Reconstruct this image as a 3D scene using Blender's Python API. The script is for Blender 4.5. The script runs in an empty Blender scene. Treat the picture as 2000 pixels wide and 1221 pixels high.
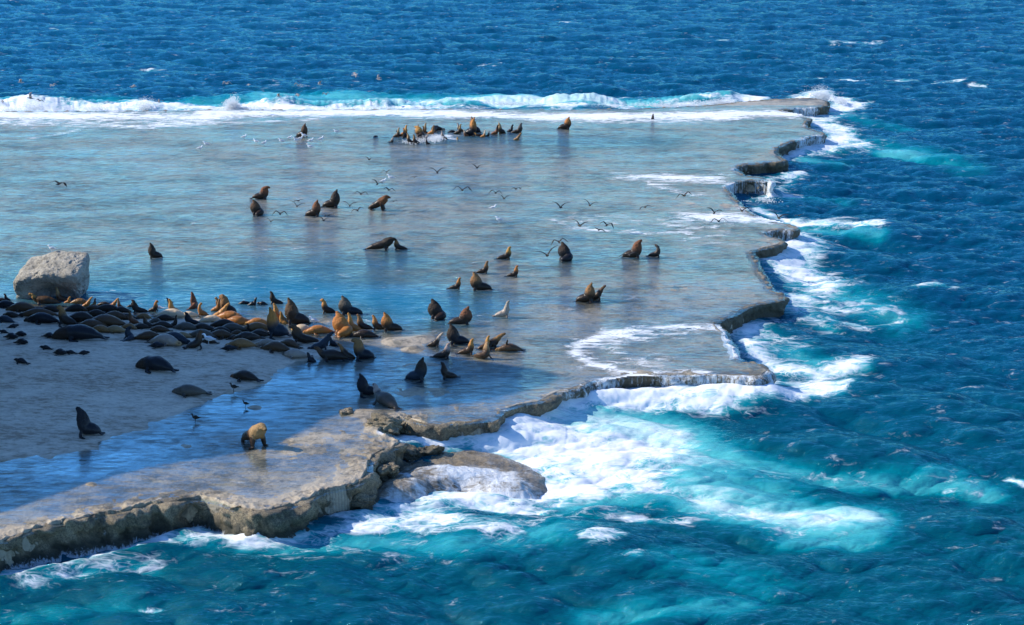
import bpy, math, random
import numpy as np
from mathutils import Vector

# ------------------------------------------------------------------ camera, sky, sun
S = bpy.context.scene
COL = S.collection
HC, F, CU, CV, HOR = 31.4, 3500.0, 1000.0, 610.5, -300.0
PITCH = math.atan((CV - HOR) / F)
cam_d = bpy.data.cameras.new('camera'); cam = bpy.data.objects.new('camera', cam_d); COL.objects.link(cam)
cam.location = (0, 0, HC); cam.rotation_euler = (math.pi / 2 - PITCH, 0, 0)
cam_d.sensor_width = 36; cam_d.lens = 36 * F / 2000; cam_d.clip_start = 0.5; cam_d.clip_end = 30000
S.camera = cam

SUN_EL, SUN_AZ = math.radians(33), math.radians(-10)        # light travels to +X, slightly towards the camera
D = np.array([math.cos(SUN_EL) * math.cos(SUN_AZ), math.cos(SUN_EL) * math.sin(SUN_AZ), -math.sin(SUN_EL)])
w = bpy.data.worlds.new('World'); S.world = w; w.use_nodes = True
nt = w.node_tree; bg = nt.nodes['Background']
sky = nt.nodes.new('ShaderNodeTexSky'); sky.sky_type = 'NISHITA'; sky.sun_disc = False
sky.sun_elevation = SUN_EL; sky.sun_rotation = math.atan2(-D[0], -D[1])
sky.altitude = 0; sky.air_density = 1.0; sky.dust_density = 0.0; sky.ozone_density = 4.0
pol = nt.nodes.new('ShaderNodeMix'); pol.data_type = 'RGBA'; pol.blend_type = 'MULTIPLY'; pol.inputs[0].default_value = 1.0
pol.inputs[7].default_value = (0.58, 0.83, 1.10, 1)          # a deep polarised sky
nt.links.new(sky.outputs[0], pol.inputs[6]); nt.links.new(pol.outputs[2], bg.inputs[0]); bg.inputs[1].default_value = 0.15
sl = bpy.data.lights.new('sun', 'SUN'); sl.energy = 5.0; sl.angle = math.radians(0.5); sl.color = (1.0, 0.93, 0.82)
sun = bpy.data.objects.new('sun', sl); COL.objects.link(sun)
sun.rotation_euler = Vector(D).to_track_quat('-Z', 'Y').to_euler()
S.view_settings.view_transform = 'Standard'; S.view_settings.look = 'None'
S.view_settings.exposure = 0.42; S.view_settings.gamma = 1.0

# ------------------------------------------------------------------ maths helpers
cp, sp_ = math.cos(PITCH), math.sin(PITCH)
def plane(u, v, z=0.0):
    """where the picture point (u, v) of the 2000x1221 photograph meets the horizontal plane z"""
    a = (np.asarray(u, float) - CU) / F; b = -(np.asarray(v, float) - CV) / F
    dy = cp + b * sp_; dz = -sp_ + b * cp
    t = (z - HC) / dz
    return a * t, dy * t
def project(P):
    P = np.asarray(P, float); x = P[..., 0]; y = P[..., 1]; z = P[..., 2] - HC
    dep = y * cp - z * sp_; up = y * sp_ + z * cp
    return CU + F * x / dep, CV - F * up / dep
def poly(pts, z):
    x, y = plane([p[0] for p in pts], [p[1] for p in pts], z); return np.stack([x, y], 1)
def ss(a, b, x):
    t = np.clip((x - a) / (b - a), 0, 1); return t * t * (3 - 2 * t)
_rng = np.random.default_rng(7)
_G = _rng.normal(size=(256, 256, 2)); _G /= np.linalg.norm(_G, axis=2, keepdims=True)
def perlin(x, y):
    xi = np.floor(x).astype(np.int64); yi = np.floor(y).astype(np.int64); fx = x - xi; fy = y - yi
    ux = fx * fx * fx * (fx * (fx * 6 - 15) + 10); uy = fy * fy * fy * (fy * (fy * 6 - 15) + 10)
    def g(i, j):
        q = _G[(xi + i) & 255, (yi + j) & 255]; return q[..., 0] * (fx - i) + q[..., 1] * (fy - j)
    a = g(0, 0); b = g(1, 0); c = g(0, 1); d = g(1, 1)
    return (a + (b - a) * ux) * (1 - uy) + (c + (d - c) * ux) * uy
def fbm(x, y, o=4, ridged=False):
    s = 0.0; a = 1.0; n = 0.0
    for k in range(o):
        p = perlin(x * 2 ** k + 17.3 * k, y * 2 ** k - 9.1 * k) * 1.5
        s = s + a * ((1 - 2 * np.abs(p)) if ridged else p); n += a; a *= 0.5
    return s / n
_V = _rng.uniform(-1, 1, size=(64, 64, 64))
def vnoise3(P, o=4):
    s = 0.0; a = 1.0
    for k in range(o):
        q = P * 2 ** k + 5.7 * k; i = np.floor(q).astype(int); f = q - i; f = f * f * (3 - 2 * f); r = 0
        for dx in (0, 1):
            for dy in (0, 1):
                for dz in (0, 1):
                    wt = (f[:, 0] if dx else 1 - f[:, 0]) * (f[:, 1] if dy else 1 - f[:, 1]) * (f[:, 2] if dz else 1 - f[:, 2])
                    r = r + wt * _V[(i[:, 0] + dx) & 63, (i[:, 1] + dy) & 63, (i[:, 2] + dz) & 63]
        s = s + a * r; a *= 0.5
    return s
def sdf(poly, x, y):
    """signed distance (m), positive inside"""
    x = np.asarray(x, float); y = np.asarray(y, float); shp = x.shape; x = x.ravel(); y = y.ravel()
    best = np.full(x.shape, 1e18); ins = np.zeros(x.shape, bool); n = len(poly)
    for i in range(n):
        ax, ay = poly[i]; bx, by = poly[(i + 1) % n]; ex, ey = bx - ax, by - ay
        t = np.clip(((x - ax) * ex + (y - ay) * ey) / (ex * ex + ey * ey + 1e-12), 0, 1)
        d2 = (x - ax - t * ex) ** 2 + (y - ay - t * ey) ** 2
        np.minimum(best, d2, out=best)
        c = (ay > y) != (by > y)
        if abs(ey) > 1e-12:
            ins ^= c & (x < ex * (y - ay) / ey + ax)
    return np.where(ins, 1, -1).reshape(shp) * np.sqrt(best).reshape(shp)
def strokes(lst, u, v, k=2.6):
    """soft brush strokes on the ground plan; each is (points, half width in picture rows, strength)"""
    out = np.zeros(u.shape)
    for pts, wd, st in lst:
        W = wd * k
        lo_u = min(p[0] for p in pts) - 2.2 * W; hi_u = max(p[0] for p in pts) + 2.2 * W
        lo_v = min(p[1] for p in pts) - 2.2 * wd; hi_v = max(p[1] for p in pts) + 2.2 * wd
        m = (u > lo_u) & (u < hi_u) & (v > lo_v) & (v < hi_v)
        if not m.any(): continue
        uu = u[m]; vv = v[m] * k; best = np.full(uu.shape, 1e18)
        q = [(a, b * k) for a, b in pts]
        if len(q) == 1: q = q * 2
        for (ax, ay), (bx, by) in zip(q[:-1], q[1:]):
            ex, ey = bx - ax, by - ay
            t = np.clip(((uu - ax) * ex + (vv - ay) * ey) / (ex * ex + ey * ey + 1e-9), 0, 1)
            best = np.minimum(best, (uu - ax - t * ex) ** 2 + (vv - ay - t * ey) ** 2)
        r = np.sqrt(best) / W
        val = st * np.exp(-(r / 0.95) ** 1.6)
        out[m] = out[m] + val - out[m] * val
    return np.clip(out, 0, 1)

def mesh_from(name, V, Fq, mat=None, attrs=None, smooth=True):
    me = bpy.data.meshes.new(name)
    V = np.ascontiguousarray(V, dtype=np.float32); Fq = np.ascontiguousarray(Fq, dtype=np.int32)
    k = Fq.shape[1]
    me.vertices.add(len(V)); me.vertices.foreach_set('co', V.ravel())
    me.loops.add(Fq.size); me.loops.foreach_set('vertex_index', Fq.ravel())
    me.polygons.add(len(Fq)); me.polygons.foreach_set('loop_start', np.arange(0, Fq.size, k, dtype=np.int32))
    me.polygons.foreach_set('use_smooth', np.full(len(Fq), smooth))
    if attrs:
        for n, a in attrs.items():
            at = me.attributes.new(n, 'FLOAT', 'POINT'); at.data.foreach_set('value', np.asarray(a, np.float32).ravel())
    me.update(calc_edges=True); me.validate(clean_customdata=False)
    if mat: me.materials.append(mat)
    return me
def grid_faces(nr, nc, keep=None):
    i = np.arange(nr * nc).reshape(nr, nc)
    f = np.stack([i[:-1, :-1], i[1:, :-1], i[1:, 1:], i[:-1, 1:]], -1).reshape(-1, 4)
    if keep is not None:
        k = keep.reshape(nr, nc); kk = (k[:-1, :-1] | k[1:, :-1] | k[1:, 1:] | k[:-1, 1:]).ravel(); f = f[kk]
    return f
def compact(V, Fq, attrs):
    used = np.zeros(len(V), bool); used[Fq.ravel()] = True
    idx = np.cumsum(used) - 1
    return V[used], idx[Fq], {k: np.asarray(a).ravel()[used] for k, a in attrs.items()}
def link(name, me, parent=None, label=None, cat=None, group=None, kind=None):
    o = bpy.data.objects.new(name, me); COL.objects.link(o)
    if parent: o.parent = parent
    if label: o['label'] = label
    if cat: o['category'] = cat
    if group: o['group'] = group
    if kind: o['kind'] = kind
    return o

# ------------------------------------------------------------------ materials
class NT:
    def __init__(s, name):
        s.m = bpy.data.materials.new(name); s.m.use_nodes = True; s.t = s.m.node_tree; s.t.nodes.clear()
        s.out = s.n('ShaderNodeOutputMaterial')
    def n(s, t, **kw):
        o = s.t.nodes.new(t)
        for k, v in kw.items(): setattr(o, k, v)
        return o
    def l(s, a, b): s.t.links.new(a, b)
    def val(s, sock, x):
        if hasattr(x, 'is_output') or isinstance(x, bpy.types.NodeSocket): s.l(x, sock)
        else: sock.default_value = x
    def attr(s, name, t='GEOMETRY'):
        return s.n('ShaderNodeAttribute', attribute_name=name, attribute_type=t)
    def math(s, op, a, b=0.0, c=0.0, clamp=False):
        o = s.n('ShaderNodeMath', operation=op, use_clamp=clamp)
        s.val(o.inputs[0], a); s.val(o.inputs[1], b); s.val(o.inputs[2], c); return o.outputs[0]
    def mix(s, f, a, b):
        o = s.n('ShaderNodeMix', data_type='RGBA'); s.val(o.inputs[0], f); s.val(o.inputs[6], a); s.val(o.inputs[7], b)
        return o.outputs[2]
    def ramp(s, f, pts):
        o = s.n('ShaderNodeValToRGB'); s.l(f, o.inputs[0]); e = o.color_ramp.elements
        while len(e) > 1: e.remove(e[0])
        e[0].position = pts[0][0]; e[0].color = pts[0][1]
        for p, c in pts[1:]:
            x = e.new(p); x.color = c
        return o.outputs[0]
    def sstep(s, f, a, b):
        o = s.n('ShaderNodeMapRange', interpolation_type='SMOOTHSTEP', clamp=True)
        s.val(o.inputs[0], f); s.val(o.inputs[1], a); s.val(o.inputs[2], b); o.inputs[3].default_value = 0; o.inputs[4].default_value = 1
        return o.outputs[0]
    def pos(s, scale=(1, 1, 1), rot=0.0, obj=False):
        if obj: src = s.n('ShaderNodeTexCoord').outputs['Object']
        else: src = s.n('ShaderNodeNewGeometry').outputs['Position']
        m = s.n('ShaderNodeMapping'); s.l(src, m.inputs[0]); m.inputs['Scale'].default_value = scale
        m.inputs['Rotation'].default_value = (0, 0, rot); return m.outputs[0]
    def noise(s, vec, scale, detail=4, rough=0.5, dist=0.0):
        o = s.n('ShaderNodeTexNoise'); s.l(vec, o.inputs['Vector']); o.inputs['Scale'].default_value = scale
        o.inputs['Detail'].default_value = detail; o.inputs['Roughness'].default_value = rough
        o.inputs['Distortion'].default_value = dist; return o.outputs[0]
    def voro(s, vec, scale, feat='DISTANCE_TO_EDGE', rnd=1.0):
        o = s.n('ShaderNodeTexVoronoi', feature=feat); s.l(vec, o.inputs['Vector']); o.inputs['Scale'].default_value = scale
        o.inputs['Randomness'].default_value = rnd; return o.outputs[0]
    def bump(s, h, strength, dist, normal=None):
        o = s.n('ShaderNodeBump'); s.l(h, o.inputs['Height']); s.val(o.inputs['Strength'], strength)
        o.inputs['Distance'].default_value = dist
        if normal: s.l(normal, o.inputs['Normal'])
        return o.outputs[0]
    def principled(s, col, rough, normal=None, spec=0.5, ior=1.45, **kw):
        o = s.n('ShaderNodeBsdfPrincipled'); s.val(o.inputs['Base Color'], col); s.val(o.inputs['Roughness'], rough)
        s.val(o.inputs['Specular IOR Level'], spec); o.inputs['IOR'].default_value = ior
        for k, v in kw.items(): s.val(o.inputs[k], v)
        if normal: s.l(normal, o.inputs['Normal'])
        return o.outputs[0]
    def done(s, sh): s.l(sh, s.out.inputs[0]); return s.m
def c3(r, g, b): return (r, g, b, 1)

def lace(N, dens, sc=1.0):
    """white froth pattern: dens 0..1 -> mask"""
    p = N.pos((0.7, 1.15, 1))
    wv = N.n('ShaderNodeTexNoise'); N.l(p, wv.inputs['Vector']); wv.inputs['Scale'].default_value = 0.5 * sc; wv.inputs['Detail'].default_value = 3
    ad = N.n('ShaderNodeVectorMath', operation='MULTIPLY_ADD'); N.l(wv.outputs['Color'], ad.inputs[0]); ad.inputs[1].default_value = (2.6, 1.6, 0); N.l(p, ad.inputs[2])
    v1 = N.voro(ad.outputs[0], 1.1 * sc); v2 = N.voro(ad.outputs[0], 3.2 * sc)
    cell = N.math('SUBTRACT', 1.0, N.math('MULTIPLY', N.math('MINIMUM', v1, N.math('MULTIPLY', v2, 1.3)), 3.6), clamp=True)
    n1 = N.noise(ad.outputs[0], 0.9 * sc, 8, 0.68)
    t = N.math('ADD', N.math('MULTIPLY', N.math('SUBTRACT', n1, 0.5), 2.5), N.math('MULTIPLY', cell, 0.34))
    t = N.math('ADD', t, N.math('MULTIPLY', dens, 1.15))
    return N.math('MULTIPLY', N.sstep(t, 0.50, 1.28), 0.96)

def mat_sea():
    N = NT('sea_water')
    foam = N.attr('foam').outputs['Fac']; aer = N.attr('aer').outputs['Fac']; teal = N.attr('teal').outputs['Fac']
    big = N.noise(N.pos((1, 1.6, 1)), 0.09, 4, 0.6)
    tn = N.math('ADD', teal, N.math('MULTIPLY', N.math('SUBTRACT', big, 0.5), 0.9), clamp=True)
    deep = N.mix(tn, c3(0.0, 0.050, 0.106), c3(0.0, 0.070, 0.103))
    aer = N.math('MAXIMUM', aer, N.math('MULTIPLY', foam, 0.85))
    an = N.math('MULTIPLY', aer, N.math('ADD', 0.55, N.math('MULTIPLY', N.noise(N.pos((1, 2.2, 1)), 0.45, 6, 0.62, 0.6), 0.95)))
    milky = N.ramp(an, [(0.0, c3(0.0, 0.05, 0.08)), (0.35, c3(0.0, 0.22, 0.27)), (0.7, c3(0.09, 0.44, 0.46)), (1.0, c3(0.60, 0.80, 0.77))])
    base = N.mix(N.sstep(an, 0.05, 0.5), deep, milky)
    fm = lace(N, foam)
    b1 = N.noise(N.pos((0.62, 1.7, 1), 0.12), 2.0, 6, 0.64); b2 = N.noise(N.pos((0.8, 1.5, 1), -0.2), 8.0, 4, 0.6)
    nrm = N.bump(b1, 0.7, 0.22); nrm = N.bump(b2, 0.7, 0.045, nrm)
    dt = N.n('ShaderNodeVectorMath', operation='DOT_PRODUCT'); N.l(N.n('ShaderNodeNewGeometry').outputs['Incoming'], dt.inputs[0]); N.l(nrm, dt.inputs[1])
    gz = N.math('POWER', N.math('SUBTRACT', 1.0, N.math('MAXIMUM', dt.outputs['Value'], 0.0), clamp=True), 4.0)
    fr = N.math('ADD', 0.025, N.math('MULTIPLY', gz, 0.52))
    gl = N.n('ShaderNodeBsdfGlossy'); gl.inputs['Roughness'].default_value = 0.09; gl.inputs['Color'].default_value = c3(0.32, 0.84, 1.0); N.l(nrm, gl.inputs['Normal'])
    df = N.n('ShaderNodeBsdfDiffuse'); N.l(base, df.inputs[0]); N.l(N.bump(b1, 0.5, 0.2), df.inputs['Normal'])
    m1 = N.n('ShaderNodeMixShader'); N.l(fr, m1.inputs[0]); N.l(df.outputs[0], m1.inputs[1]); N.l(gl.outputs[0], m1.inputs[2])
    wd = N.n('ShaderNodeBsdfDiffuse'); wd.inputs[0].default_value = c3(0.82, 0.84, 0.86); N.l(N.bump(fm, 0.4, 0.06), wd.inputs['Normal'])
    m2 = N.n('ShaderNodeMixShader'); N.l(fm, m2.inputs[0]); N.l(m1.outputs[0], m2.inputs[1]); N.l(wd.outputs[0], m2.inputs[2])
    return N.done(m2.outputs[0])

def rock_color(N, patches=False):
    p = N.pos()
    a = N.noise(p, 0.55, 7, 0.65); b = N.noise(p, 4.5, 6, 0.7); c = N.noise(p, 22, 4, 0.7)
    t = N.math('ADD', N.math('MULTIPLY', a, 0.5), N.math('ADD', N.math('MULTIPLY', b, 0.35), N.math('MULTIPLY', c, 0.2)))
    col = N.ramp(t, [(0.40, c3(0.075, 0.063, 0.042)), (0.465, c3(0.20, 0.165, 0.11)), (0.53, c3(0.40, 0.31, 0.19)), (0.60, c3(0.58, 0.46, 0.29))])
    alg = N.sstep(N.noise(p, 0.9, 5, 0.6), 0.55, 0.7)
    col = N.mix(N.math('MULTIPLY', alg, 0.55), col, c3(0.105, 0.10, 0.035))
    if patches:
        pn = N.noise(N.pos((1, 1.25, 1), 0.2), 0.16, 9, 0.66, 0.4)
        light = N.mix(b, c3(0.42, 0.34, 0.23), c3(0.66, 0.56, 0.42)); weed = N.mix(b, c3(0.045, 0.042, 0.024), c3(0.12, 0.10, 0.06))
        col = N.mix(N.math('MULTIPLY', N.sstep(pn, 0.46, 0.57), 0.85), col, light)
        col = N.mix(N.math('MULTIPLY', N.sstep(pn, 0.45, 0.37), 0.7), col, weed)
        fine = N.noise(N.pos((1, 1.4, 1), -0.1), 1.1, 7, 0.72)
        col = N.mix(N.math('MULTIPLY', N.sstep(fine, 0.48, 0.40), 0.6), col, weed)
    return col, t, b, c

def mat_reef():
    N = NT('reef_rock')
    col, t, b, c = rock_color(N, True)
    sand = N.attr('sand').outputs['Fac']
    sn = N.noise(N.pos((1, 2.4, 1), 0.25), 1.6, 7, 0.7); sb = N.noise(N.pos(), 26, 4, 0.7)
    s2 = N.noise(N.pos((1, 1.5, 1)), 0.35, 4, 0.6)
    scol = N.ramp(N.math('ADD', N.math('MULTIPLY', sn, 0.65), N.math('MULTIPLY', s2, 0.35)), [(0.40, c3(0.36, 0.27, 0.185)), (0.47, c3(0.57, 0.46, 0.34)), (0.58, c3(0.73, 0.61, 0.46))])
    spk = N.sstep(N.noise(N.pos((0.8, 1.6, 1), 0.4), 5.0, 6, 0.75), 0.46, 0.36)
    scol = N.mix(N.math('MULTIPLY', spk, 0.55), scol, c3(0.20, 0.16, 0.115))
    col = N.mix(sand, col, scol)
    wetb = N.attr('wet').outputs['Fac']
    col = N.mix(N.math('MULTIPLY', wetb, 0.18), col, N.mix(1.0, col, c3(0.06, 0.055, 0.045)))
    fm = lace(N, N.attr('foam').outputs['Fac'])
    col = N.mix(fm, col, c3(0.78, 0.81, 0.83))
    n1 = N.bump(b, N.math('SUBTRACT', 0.95, N.math('MULTIPLY', sand, 0.75)), 0.10); n1 = N.bump(c, N.math('SUBTRACT', 0.8, N.math('MULTIPLY', sand, 0.5)), 0.03, n1)
    rough = N.math('ADD', N.math('SUBTRACT', 0.85, N.math('MULTIPLY', wetb, 0.5)), N.math('MULTIPLY', fm, 0.3), clamp=True)
    return N.done(N.principled(col, rough, n1, spec=0.5))

def mat_wall():
    N = NT('reef_edge_rock')
    p = N.pos(); col, t, b, c = rock_color(N)
    col = N.mix(N.math('MULTIPLY', N.sstep(c, 0.55, 0.42), 0.7), N.mix(0.15, col, c3(0.16, 0.12, 0.05)), c3(0.03, 0.026, 0.016))
    # weed band by the waterline
    z = N.n('ShaderNodeSeparateXYZ'); N.l(p, z.inputs[0])
    low = N.sstep(N.math('ADD', z.outputs[2], N.math('MULTIPLY', N.noise(p, 1.6, 4), -1.1)), 0.35, -0.35)
    col = N.mix(low, col, c3(0.028, 0.03, 0.018))
    col = N.mix(N.math('MULTIPLY', N.attr('weed').outputs['Fac'], 0.8), col, N.mix(b, c3(0.03, 0.028, 0.018), c3(0.13, 0.105, 0.06)))
    fall = N.attr('fall').outputs['Fac']
    st = N.noise(N.pos((1, 1, 0.08)), 5.0, 5, 0.7); st2 = N.noise(N.pos((1, 1, 0.25)), 11, 4, 0.7)
    k = N.math('ADD', N.math('ADD', N.math('MULTIPLY', st, 0.75), N.math('MULTIPLY', st2, 0.25)), N.math('MULTIPLY', fall, 0.42))
    fm = N.sstep(k, 0.66, 0.86)
    foot = N.math('MULTIPLY', N.sstep(N.math('ADD', z.outputs[2], N.math('MULTIPLY', st2, -0.9)), -0.28, -0.50), 0.8)
    fm = N.math('MAXIMUM', fm, foot)
    col = N.mix(fm, col, c3(0.74, 0.79, 0.83))
    n1 = N.bump(b, 1.0, 0.16); n1 = N.bump(c, 0.9, 0.05, n1)
    return N.done(N.principled(col, N.math('ADD', 0.5, N.math('MULTIPLY', fm, 0.3)), n1, spec=0.5))

def mat_film():
    """clear shallow sea water lying on the rock platform"""
    N = NT('shallow_water')
    dep = N.attr('depth').outputs['Fac']; rip = N.attr('rip').outputs['Fac']
    b1 = N.noise(N.pos((1, 1.7, 1), 0.15), 1.5, 5, 0.6); b2 = N.noise(N.pos((1, 1.5, 1), -0.2), 5.5, 4, 0.6); b3 = N.noise(N.pos((1, 1.2, 1), 0.1), 0.28, 3, 0.5)
    nrm = N.bump(b1, rip, 0.36); nrm = N.bump(b2, rip, 0.07, nrm); nrm = N.bump(b3, rip, 0.4, nrm)
    dt = N.n('ShaderNodeVectorMath', operation='DOT_PRODUCT'); N.l(N.n('ShaderNodeNewGeometry').outputs['Incoming'], dt.inputs[0]); N.l(nrm, dt.inputs[1])
    gz = N.math('POWER', N.math('SUBTRACT', 1.0, N.math('ABSOLUTE', dt.outputs['Value']), clamp=True), 5.0)
    dt2 = N.n('ShaderNodeVectorMath', operation='DOT_PRODUCT'); gg = N.n('ShaderNodeNewGeometry'); N.l(gg.outputs['Incoming'], dt2.inputs[0]); N.l(gg.outputs['Normal'], dt2.inputs[1])
    gz2 = N.math('POWER', N.math('SUBTRACT', 1.0, N.math('ABSOLUTE', dt2.outputs['Value']), clamp=True), 5.0)
    frs = N.math('ADD', 0.06, N.math('MULTIPLY', N.math('ADD', N.math('MULTIPLY', gz, 0.8), N.math('MULTIPLY', gz2, 0.2)), 0.56))
    rn = N.noise(N.pos((0.55, 1.5, 1), 0.06), 1.5, 7, 0.72); rn2 = N.noise(N.pos((0.5, 1.3, 1), -0.05), 0.22, 4, 0.6)
    cat = N.math('ADD', N.math('MULTIPLY', N.sstep(rn, 0.38, 0.60), 1.15), N.math('MULTIPLY', N.sstep(rn2, 0.38, 0.66), 0.95))
    frs = N.math('MULTIPLY', frs, N.math('ADD', 0.12, cat))
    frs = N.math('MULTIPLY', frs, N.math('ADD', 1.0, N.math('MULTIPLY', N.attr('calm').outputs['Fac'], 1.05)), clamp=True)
    gl = N.n('ShaderNodeBsdfGlossy'); gl.inputs['Roughness'].default_value = 0.05; gl.inputs['Color'].default_value = c3(0.56, 0.90, 0.98); N.l(nrm, gl.inputs['Normal'])
    tr = N.n('ShaderNodeBsdfTransparent')
    N.l(N.mix(N.math('MINIMUM', N.math('MULTIPLY', dep, 1.4), 1.0), c3(0.96, 0.97, 0.98), c3(0.50, 0.68, 0.78)), tr.inputs[0])
    df = N.n('ShaderNodeBsdfDiffuse')
    N.l(N.ramp(dep, [(0.0, c3(0.12, 0.14, 0.15)), (0.3, c3(0.055, 0.15, 0.21)), (1.0, c3(0.0, 0.13, 0.24))]), df.inputs[0])
    m1 = N.n('ShaderNodeMixShader'); N.l(N.math('ADD', 0.02, N.math('MULTIPLY', dep, 1.1), clamp=True), m1.inputs[0]); N.l(tr.outputs[0], m1.inputs[1]); N.l(df.outputs[0], m1.inputs[2])
    m2 = N.n('ShaderNodeMixShader'); N.l(frs, m2.inputs[0]); N.l(m1.outputs[0], m2.inputs[1]); N.l(gl.outputs[0], m2.inputs[2])
    fm = lace(N, N.attr('foam').outputs['Fac'], 1.2)
    wd = N.n('ShaderNodeBsdfDiffuse'); wd.inputs[0].default_value = c3(0.80, 0.83, 0.85)
    m3 = N.n('ShaderNodeMixShader'); N.l(fm, m3.inputs[0]); N.l(m2.outputs[0], m3.inputs[1]); N.l(wd.outputs[0], m3.inputs[2])
    return N.done(m3.outputs[0])

def mat_boulder(name='boulder_stone', pale=1.0):
    N = NT(name); p = N.pos()
    a = N.noise(p, 1.3, 6, 0.7); b = N.noise(p, 7, 6, 0.75); v = N.voro(p, 3.5)
    t = N.math('ADD', N.math('MULTIPLY', a, 0.5), N.math('MULTIPLY', b, 0.5))
    k = pale
    col = N.ramp(t, [(0.36, c3(0.10 * k, 0.088 * k, 0.07 * k)), (0.46, c3(0.26 * k, 0.24 * k, 0.20 * k)), (0.6, c3(0.42 * k, 0.39 * k, 0.33 * k))])
    n1 = N.bump(b, 1.0, 0.16); n1 = N.bump(N.noise(p, 25, 4, 0.7), 0.8, 0.04, n1)
    return N.done(N.principled(col, 0.9, n1, spec=0.3))

M_SEA, M_REEF, M_WALL, M_FILM, M_BOULD = mat_sea(), mat_reef(), mat_wall(), mat_film(), mat_boulder('boulder_stone', 1.35)

# ------------------------------------------------------------------ the rock platform: outline on its own level
ZT, ZW = 1.40, 1.42
OUT = [(-1700, 1500), (-300, 1120), (-150, 1098), (0, 1061), (35, 1050), (70, 1031), (115, 1021), (160, 1016), (210, 1003), (240, 1003), (280, 994), (315, 983), (345, 984), (385, 974),
       (420, 978), (455, 992), (487, 1007), (508, 1005), (532, 999), (570, 992), (609, 976), (630, 962), (648, 957), (686, 951), (712, 944), (720, 930), (727, 914), (733, 890), (760, 880), (792, 868),
       (770, 852), (740, 848), (748, 838), (765, 822), (790, 815), (822, 829), (877, 827), (930, 824), (976, 820), (972, 808), (990, 796), (1030, 790), (1061, 782), (1087, 766), (1115, 760), (1135, 754),
       (1160, 745), (1181, 741), (1214, 733), (1279, 733), (1330, 733), (1380, 734), (1443, 737), (1480, 735), (1508, 727), (1510, 718), (1490, 712), (1443, 704), (1436, 682), (1424, 668), (1420, 652),
       (1404, 636), (1400, 624), (1412, 622), (1430, 617), (1445, 606), (1476, 594), (1510, 588), (1537, 581), (1524, 571), (1508, 566), (1500, 549), (1489, 531), (1482, 515), (1479, 503),
       (1464, 494), (1472, 489), (1500, 483), (1524, 478), (1533, 473), (1524, 467), (1500, 460), (1492, 453), (1520, 448), (1552, 449), (1560, 444), (1530, 436), (1490, 428), (1462, 414),
       (1448, 400), (1435, 388), (1417, 367), (1425, 360), (1440, 355), (1462, 351), (1495, 352), (1510, 358), (1512, 352), (1490, 346), (1455, 343), (1438, 334), (1434, 326),
       (1448, 322), (1475, 319), (1505, 316), (1528, 317), (1534, 314), (1524, 306), (1516, 298), (1516, 289), (1535, 280), (1555, 273), (1580, 266), (1612, 262), (1604, 257), (1580, 250), (1572, 244), (1574, 238), (1582, 232), (1560, 224),
       (1520, 216), (1550, 211), (1590, 210), (1614, 207), (1617, 199), (1610, 194), (1580, 192), (1520, 192), (1450, 198), (1380, 206), (1250, 212), (1100, 214), (900, 212), (700, 214), (500, 214), (250, 216),
       (0, 218), (-400, 222), (-1700, 240)]
RP = poly(OUT, ZT)
def jitter_outline(P, step=0.35, amp=0.36):
    out = []
    n = len(P)
    for i in range(n):
        a = P[i]; b = P[(i + 1) % n]; L = np.linalg.norm(b - a)
        if a[0] < -60 or b[0] < -60 or L > 60: out.append(a[None]); continue
        m = max(1, int(L / step)); out.append(a + (b - a) * (np.arange(m) / m)[:, None])
    Q = np.concatenate(out)
    for _ in range(2): Q = 0.5 * Q + 0.25 * np.roll(Q, 1, 0) + 0.25 * np.roll(Q, -1, 0)
    Q[:, 0] += amp * fbm(Q[:, 0] / 1.3, Q[:, 1] / 1.3, 4); Q[:, 1] += 1.6 * amp * fbm(Q[:, 0] / 1.3 + 40, Q[:, 1] / 1.3, 4)
    return Q
RPJ = jitter_outline(RP)
RPC = RPJ[::3]
BEACH = poly([(-1700, 520), (-300, 560), (0, 588), (150, 596), (300, 606), (400, 618), (500, 640), (580, 655), (640, 668), (680, 690), (640, 705), (590, 712), (555, 726), (545, 745), (500, 762), (440, 776),
              (415, 790), (360, 808), (330, 824), (300, 826), (305, 842), (250, 850), (210, 868), (205, 884), (150, 886), (95, 900), (50, 896), (0, 905), (-300, 960), (-1700, 1300)], ZT)
SHELF = poly([(700, 930), (740, 895), (800, 870), (860, 868), (930, 868), (985, 878), (1040, 900), (1072, 922), (1066, 936), (1020, 950), (960, 952), (900, 940), (850, 950), (800, 962), (750, 972), (690, 976)], 0.3)
def uvw(x, y, z=ZT):
    return project(np.stack([x, y, np.full(np.shape(x), z)], -1))
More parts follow.
